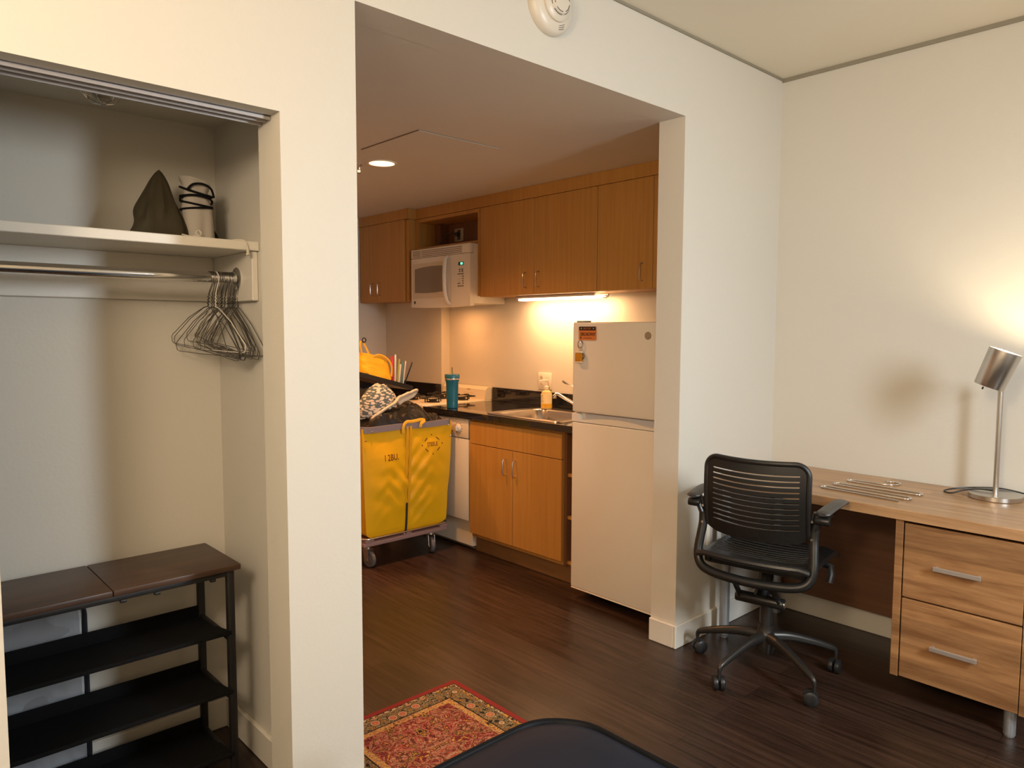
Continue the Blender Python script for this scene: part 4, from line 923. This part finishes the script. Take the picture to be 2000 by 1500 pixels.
bx1, by1 = -2.275, -.648; bx0, by0 = bx1 - .97, by1 - 2.03; ZM = .500
t = thing('bed', ((bx0 + bx1) / 2, (by0 + by1) / 2, 0), 'navy vinyl mattress on a low bed frame at the bottom edge of the photo', 'bed')
b = MB(); Pm = rrect(.97, 2.03, .145, 12); mcx, mcy = (bx0 + bx1) / 2, (by0 + by1) / 2
def inset(P, d): return [(p[0] * (1 - d / .485), p[1] * (1 - d / 1.015)) for p in P]
lay = [(0.004, ZM - .155), (0, ZM - .145), (-.004, ZM - .07), (0, ZM - .012), (.012, ZM - .002), (.035, ZM + .004), (.09, ZM + .008), (.20, ZM + .009)]
rings = []
for d, z in lay: rings.append([b.b.verts.new((mcx + p[0], mcy + p[1], z + .0015 * noise.noise(Vector((p[0] * 8, p[1] * 8, d * 9))))) for p in inset(Pm, d)])
for A, B in zip(rings, rings[1:]):
    for k in range(len(A)): b.b.faces.new((A[k], A[(k + 1) % len(A)], B[(k + 1) % len(A)], B[k]))
b.b.faces.new(rings[-1]); b.b.faces.new(rings[0][::-1]); part('mattress', b, NAVY, t, ang=28)
b = MB()
dense = []
for i in range(len(Pm)):
    a, c = Vector(Pm[i] + (0,)), Vector(Pm[(i + 1) % len(Pm)] + (0,)); k = max(1, int((c - a).length / .04))
    for j in range(k): dense.append(a.lerp(c, j / k))
for zz in (ZM - .006, ZM - .150): b.tube([(mcx + p.x, mcy + p.y, zz + .0006 * math.sin(i * .9)) for i, p in enumerate(dense)], .0082, closed=True, n=8)
part('piping', b, NAVYP, t)
b = MB(); b.box(bx0 + .03, bx1 - .03, by0 + .03, by1 - .05, .300, .343, .004); part('bed_base', b, KICK, t)
for x in (bx0 + .08, bx1 - .08):
    for y in (by0 + .09, by1 - .11): part('leg', MB().box(x - .022, x + .022, y - .022, y + .022, 0, .299, .003), BLKM, t)

# ------------------------------------------------------------------ desk
DX, DZ = -.606, .750; DY1, DY0 = -.006, -1.300
t = thing('desk', (-.303, -.65, 0), 'light oak desk with two file drawers and silver legs along the right wall', 'desk')
part('desktop', MB().box(DX, -.004, DY0, DY1, .710, DZ, .002, seg=1), DESK, t)
UX = -.598
part('side_panel', MB().box(UX, -.03, -.852, -.824, .098, .7095, .001, seg=1), DRAW, t)
part('side_panel', MB().box(UX, -.03, -1.272, -1.246, .098, .7095, .001, seg=1), DRAW, t)
part('bottom_panel', MB().box(UX + .02, -.03, -1.2455, -.8525, .098, .116), DRAW, t)
for (z0, z1, hz_) in ((.416, .700, .5525), (.102, .410, .2495)):
    d = part('drawer', MB().box(UX, UX + .020, -1.243, -.857, z0, z1, .0015, seg=1).box(UX + .021, -.06, -1.235, -.865, z0 + .02, z1 - .03), DRAW, t)
    b = MB(); b.box(UX - .022, UX - .012, -1.118, -.964, hz_ - .008, hz_ + .008, .001, seg=1); b.box(UX - .012, UX, -1.114, -1.104, hz_ - .006, hz_ + .006); b.box(UX - .012, UX, -.978, -.968, hz_ - .006, hz_ + .006)
    me = b.done(); me.name = 'handle'; me.materials.append(ALU); ho = bpy.data.objects.new('handle', me); COL.objects.link(ho); ho.parent = d
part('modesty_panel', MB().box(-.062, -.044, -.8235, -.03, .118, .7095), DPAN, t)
part('leg', MB().cyl((-.560, -1.215, .006), (-.560, -1.215, .0975), .019, n=24).cyl((-.560, -1.215, 0), (-.560, -1.215, .008), .016, n=20), LEGM, t)
part('leg', MB().cyl((-.10, -1.215, 0), (-.10, -1.215, .0975), .019, n=24), LEGM, t)
part('leg', MB().cyl((-.560, -.080, .012), (-.560, -.080, .7095), .0225, n=28).cyl((-.560, -.080, 0), (-.560, -.080, .008), .020, n=20), LEGM, t)
part('leg', MB().cyl((-.10, -.10, .0), (-.10, -.10, .7095), .0225, n=28), LEGM, t)

# ------------------------------------------------------------------ desk lamp
LX, LY = -.120, -1.030
t = thing('desk_lamp', (LX, LY, DZ), 'brushed nickel desk lamp switched on, its shade tipped up at the wall', 'lamp')
part('base', MB().lathe([(0, .0005), (.093, .0005), (.095, .003), (.095, .019), (.093, .021), (.012, .021), (.012, .024), (0, .024)], (LX, LY, DZ), n=64), STEEL, t)
part('pole', MB().cyl((LX, LY, DZ + .022), (LX, LY, 1.235), .0102, n=24), STEEL, t)
hc = Vector((-.300, -1.057, 1.283))                                   # head centre
ax = Vector((.07, -.35, 1.0)).normalized()                       # mouth direction
part('arm', MB().tube([(LX - .03 * 0, LY, 1.222), (hc.x + .03, hc.y + .005, 1.240)], .0075, n=14).cyl((LX, LY - .014, 1.222), (LX, LY + .014, 1.222), .012, n=18), STEEL, t)
Ls = .145
b = MB(); b.lathe([(0, 0), (.0500, 0), (.0515, .002), (.0565, Ls), (.0553, Ls), (.0505, .005), (0, .005)], hc - ax * (Ls / 2), ax, 56); sh = part('shade', b, STEEL, t)
part('bulb', MB().lathe([(0, .03), (.014, .03), (.016, .05), (.030, .075), (.032, .092), (.024, .112), (0, .120)], hc - ax * (Ls / 2), ax, 28), mat('lit_bulb', (1, .95, .85), .3, emit=((1, .86, .62), 14.0)), t)
e1 = ax.orthogonal().normalized()
b = MB(); sp = hc - ax * (Ls / 2) + Vector((-.022, .012, 0)); b.cyl(sp, sp - ax * .010, .003, n=10); part('switch', b, BLK, t)
light('desk_lamp_bulb', 'POINT', hc + ax * (.050), 10.5, (1.0, .80, .52), shadow_soft_size=.022)
b = MB(); zc = DZ + .004
b.tube(smooth_pts([(LX + .012, LY + .012, DZ + .028), (-.112, -.975, DZ + .028), (-.130, -.925, DZ + .020), (-.162, -.885, DZ + .005), (-.148, -.852, DZ + .005), (-.100, -.858, DZ + .007), (-.050, -.915, DZ + .016), (-.024, -1.02, DZ + .026), (-.022, -1.12, DZ + .016), (-.025, -1.20, DZ + .006), (-.030, -1.285, DZ + .005)]), .0032, n=8)
solo('lamp_cord', b, BLK, 'black lamp cord looping over the desk behind the lamp base', 'cord')

# trousers hanger lying on the desk
zc = DZ + .0042
b = MB(); P = []
def bend(c, a0, a1, r, n=8): return [(c[0] + r * math.cos(R(a0 + (a1 - a0) * k / n)), c[1] + r * math.sin(R(a0 + (a1 - a0) * k / n)), zc) for k in range(n + 1)]
# bars run along y (left bends at y = -.485, right bends at y = -.80); rows step towards the front edge (-x)
P += [(-.131, -.617, zc)] + bend((-.128, -.645), 95, -95, .030, 10) + [(-.170, -.672, zc), (-.190, -.640, zc)]
P += [(-.196, -.600, zc)] + bend((-.222, -.510), 10, 170, .024) + [(-.252, -.60, zc), (-.268, -.70, zc)] 
P2 = [(-.236, -.49, zc)]
rowsx = [(-.204, -.236), (-.236, -.290), (-.290, -.345), (-.345, -.400), (-.400, -.455), (-.455, -.485)]
pts = [(-.131, -.617, zc)] + bend((-.138, -.645), 80, -100, .030, 10) + [(-.175, -.668, zc), (-.193, -.64, zc), (-.196, -.60, zc), (-.198, -.515, zc)]
def ub(xa, xb_, y, s):   # u-bend from xa to xb_ at y, s=+1 towards +y
    c = (xa + xb_) / 2; r = abs(xa - xb_) / 2; return [(c + r * math.cos(R(k * 18)), y + s * r * math.sin(R(k * 18)), zc) for k in range(11)]
xs_ = [-.200, -.242, -.284, -.362, -.404, -.466]
pts += ub(-.200, -.236, -.500, 1) + ub(-.268, -.306, -.795, -1)[0:] + ub(-.316, -.354, -.490, 1) + ub(-.384, -.424, -.790, -1) + ub(-.420, -.456, -.480, 1) + [(-.484, -.790, zc)]
b.tube(pts, .0038, n=10)
solo('trouser_hanger', b, CHROME, 'zigzag metal trouser hanger lying flat on the oak desk', 'hanger', ang=70)

# wall outlet behind the chair
t = thing('wall_outlet', (-.565, -.003, .47), 'wall outlet low on the front wall behind the office chair', 'outlet')
part('cover_plate', MB().box(-.600, -.530, -.006, -.0005, .415, .530, .002), PINK, t); part('socket', MB().box(-.580, -.550, -.0075, -.006, .425, .520, .001), mat('socket_face2', (.5, .45, .38), .4), t)

# ------------------------------------------------------------------ office chair (own frame: +x forward, +y left)
t = thing('office_chair', (-.745, -.385, 0), 'charcoal office chair with slotted plastic back at the oak desk', 'chair', rz=R(10))
KW = dict(local=True)
def bpnt(s, z, d=0):
    q = (z - .60) / .33; return Vector((-.140 - .025 * q - .040 * (1 - (s / .215) ** 2) - .018 * math.sin(PI * q) + d, s, z - (.020 - .012 * q) * (1 - (s / .215) ** 2)))
# perforated back shell: border + slats
b = MB(); TOPZ, BOTZ, HW = .924, .618, .201
def shell(s0, s1, z0, z1, ns=24, nz=4, th=.008, top=lambda s: 0, bot=lambda s: 0):
    A = b.grid(lambda u, v: bpnt(s0 + (s1 - s0) * u, (z0 + bot(s0 + (s1 - s0) * u)) * (1 - v) + (z1 + top(s0 + (s1 - s0) * u)) * v, -th / 2), ns, nz)
    B = b.grid(lambda u, v: bpnt(s0 + (s1 - s0) * u, (z0 + bot(s0 + (s1 - s0) * u)) * (1 - v) + (z1 + top(s0 + (s1 - s0) * u)) * v, th / 2), ns, nz)
    for i in range(ns - 1): b.b.faces.new((A[i][0], A[i + 1][0], B[i + 1][0], B[i][0])); b.b.faces.new((A[i][-1], B[i][-1], B[i + 1][-1], A[i + 1][-1]))
    for j in range(nz - 1): b.b.faces.new((A[0][j], B[0][j], B[0][j + 1], A[0][j + 1])); b.b.faces.new((A[-1][j], A[-1][j + 1], B[-1][j + 1], B[-1][j]))
rc = .050
def tp(s): e = abs(s) - (HW - rc); return -(rc - math.sqrt(max(0, rc * rc - e * e))) if e > 0 else 0
nsl = 11; zt, zbm = .890, .664; pitch_ = (zt - zbm) / nsl; hwin = HW - .030
shell(-HW, HW, zt - .0075, TOPZ, 40, 5, .010, top=tp)
shell(-HW, HW, BOTZ, zbm + .0075, 40, 5, .010, bot=lambda s: .014 * max(0, (abs(s) - HW + .06) / .06) ** 2)
for sg in (-1, 1): shell(min(sg * HW, sg * hwin), max(sg * HW, sg * hwin), zbm, zt, 5, 12, .010)
for k in range(1, nsl): z = zbm + pitch_ * k; shell(-hwin, hwin, z - .0078, z + .0078, 30, 3, .008)
part('backrest', b, CHAIRP, t, ang=50, **KW)
# rounded outer edge bead
b = MB(); E = []
for k in range(0, 13): E.append((-HW, .634 + (TOPZ - rc - .634) * k / 12))
for k in range(1, 9): a = R(180 - 90 * k / 8); E.append((-HW + rc + rc * math.cos(a), TOPZ - rc + rc * math.sin(a)))
for k in range(1, 20): E.append((-HW + rc + (2 * (HW - rc)) * k / 20, TOPZ))
for k in range(0, 9): a = R(90 - 90 * k / 8); E.append((HW - rc + rc * math.cos(a), TOPZ - rc + rc * math.sin(a)))
for k in range(1, 13): E.append((HW, TOPZ - rc - (TOPZ - rc - .634) * k / 12))
b.tube([bpnt(s, z) for s, z in E], .011, n=10); part('back_rim', b, CHAIRP, t, **KW)
# side uprights flowing into the U frame under the seat
b = MB()
side = [(-.150, .232, .738), (-.150, .224, .700), (-.155, .220, .640), (-.168, .224, .585), (-.182, .228, .530), (-.192, .222, .490), (-.204, .198, .463), (-.214, .150, .450), (-.222, .08, .445), (-.225, 0, .443)]
full = side + [(x, -y, z) for x, y, z in side[-2::-1]]
b.tube(smooth_pts(full, 5), .0195, n=12, flat=(.95, .85)); part('u_frame', b, CHAIRP, t, **KW)
for sg in (-1, 1):
    b = MB()
    for z in (.640, .708): b.lathe([(0, 0), (.0055, 0), (.005, .004), (0, .004)], (-.1735, sg * .216, z), (-1, 0, 0), 12)
    part('bolt', b, CHROME, t, **KW)
    # arms
    br = part('arm_bracket', MB().tube(smooth_pts([(-.160, sg * .222, .68), (-.160, sg * .238, .715), (-.150, sg * .252, .728), (-.11, sg * .260, .730)]), .018, n=10, flat=(.8, 1)).cyl((-.170, sg * .228, .716), (-.170, sg * .278, .716), .017, n=18, bev=.003), CHAIRP, t, **KW)
    b = MB()
    cen = smooth_pts([(-.190, sg * .254, .745), (-.12, sg * .260, .752), (-.04, sg * .266, .756), (.04, sg * .264, .752), (.085, sg * .260, .742)], 5)
    b.tube(cen, [.6 * .026 if i in (0, len(cen) - 1) else .026 for i in range(len(cen))], n=12, flat=(1.05, .42)); part('armrest', b, mat('armrest_grey', (.045, .043, .040), .40), t, **KW)
# seat
b = MB()
def seat(u, v, o=0):
    y = (u - .5) * .44; x = -.205 + .46 * v - .035 * (1 - (2 * u - 1) ** 2) * (1 - v) ** 3 + .02 * (1 - (2 * u - 1) ** 2) * v
    z = .536 - .012 * v - .018 * (1 - (2 * u - 1) ** 2) * math.sin(PI * min(1, v * 1.1)) - .030 * max(0, v - .8) / .2 - .010 * max(0, abs(2 * u - 1) - .85) / .15
    ridge = .003 * (1 if (math.sin(v * 2 * PI * 15) > .3 and .10 < v < .86 and .10 < u < .90) else 0)
    return Vector((x, y, z - (ridge if o == 0 else 0) + o))
A = b.grid(lambda u, v: seat(u, v), 30, 121); B = b.grid(lambda u, v: seat(u, v, -.022), 30, 121)
for i in range(29): b.b.faces.new((A[i][0], A[i + 1][0], B[i + 1][0], B[i][0])); b.b.faces.new((A[i][-1], B[i][-1], B[i + 1][-1], A[i + 1][-1]))
for j in range(120): b.b.faces.new((A[0][j], B[0][j], B[0][j + 1], A[0][j + 1])); b.b.faces.new((A[-1][j], A[-1][j + 1], B[-1][j + 1], B[-1][j]))
part('seat', b, CHAIRP, t, ang=30, **KW)
b = MB(); b.tube([seat(k / 24, 0, -.010) + Vector((-.003, 0, 0)) for k in range(25)], .012, n=8)
for sg in (-1, 1): b.box(-.17, .17, sg * .195 - .012, sg * .195 + .012, .475, .512, .006)
b.box(-.12, .12, -.12, .12, .455, .500, .01); b.box(-.155, -.12, -.20, .20, .468, .497, .006); part('seat_support', b, BLK, t, **KW)
b = MB(); b.tube([(.06, -.20, .485), (.05, -.235, .482), (.03, -.242, .455), (.02, -.238, .425)], .013, n=10); part('adjust_lever', b, BLK, t, **KW)
# mechanism
b = MB(); b.cyl((-.085, -.098, .332), (-.085, .098, .332), .023, n=24, bev=.003)
for sg in (-1, 1): b.tube([(-.205, sg * .070, .440), (-.14, sg * .078, .385), (-.085, sg * .082, .335)], .014, n=8, flat=(.55, 1.2))
b.tube([(-.085, 0, .335), (-.03, 0, .38), (.0, 0, .46)], .030, n=10); part('tilt_mechanism', b, CHAIRP, t, **KW)
b = MB(); b.lathe([(0, 0), (.0135, 0), (.013, .003), (0, .003)], (-.085, -.098, .332), (0, -1, 0), 20); part('pivot_cap', b, STEEL, t, **KW)
part('gas_column', MB().cyl((0, 0, .165), (0, 0, .295), .026, n=28).cyl((0, 0, .28), (0, 0, .46), .015, n=20), CHAIRM, t, **KW)
part('hub', MB().lathe([(0, .085), (.032, .085), (.036, .10), (.036, .165), (.031, .172), (.030, .205), (0, .205)], (0, 0, 0), n=32), CHAIRM, t, **KW)
for wa in (101, 173, 245, 317, 29):
    a = R(wa - 10); ca, sa = math.cos(a), math.sin(a); RR = .297
    b = MB()
    P = smooth_pts([(.02 * ca, .02 * sa, .152), (.10 * ca, .10 * sa, .150), (.20 * ca, .20 * sa, .128), (.27 * ca, .27 * sa, .106), (.292 * ca, .292 * sa, .094), (RR * ca, RR * sa, .075)], 5)
    n_ = len(P); b.tube(P, [.030 - .0205 * (i / (n_ - 1)) ** .8 for i in range(n_)], n=12, flat=(.75, .85)); lg = part('leg', b, CHAIRM, t, **KW)
    cs = bpy.data.objects.new('caster', None)
    b = MB(); sw_ = R(wa + 40)
    for s in (-1, 1):
        d = Vector((math.cos(sw_), math.sin(sw_), 0)); nrm = Vector((-d.y, d.x, 0)); c = Vector((RR * ca, RR * sa, .0285)) - d * .012 + nrm * s * .0035
        b.lathe([(0, 0), (.020, 0), (.0275, .002), (.0285, .008), (.0275, .017), (.020, .021), (0, .022)], c, nrm * s, 26)
    b.cyl((RR * ca, RR * sa, .045), (RR * ca, RR * sa, .078), .0065, n=12)
    me = b.done(); me.name = 'caster'; me.materials.append(BLK); bpy.data.objects.remove(cs); co = bpy.data.objects.new('caster', me); COL.objects.link(co); co.parent = lg
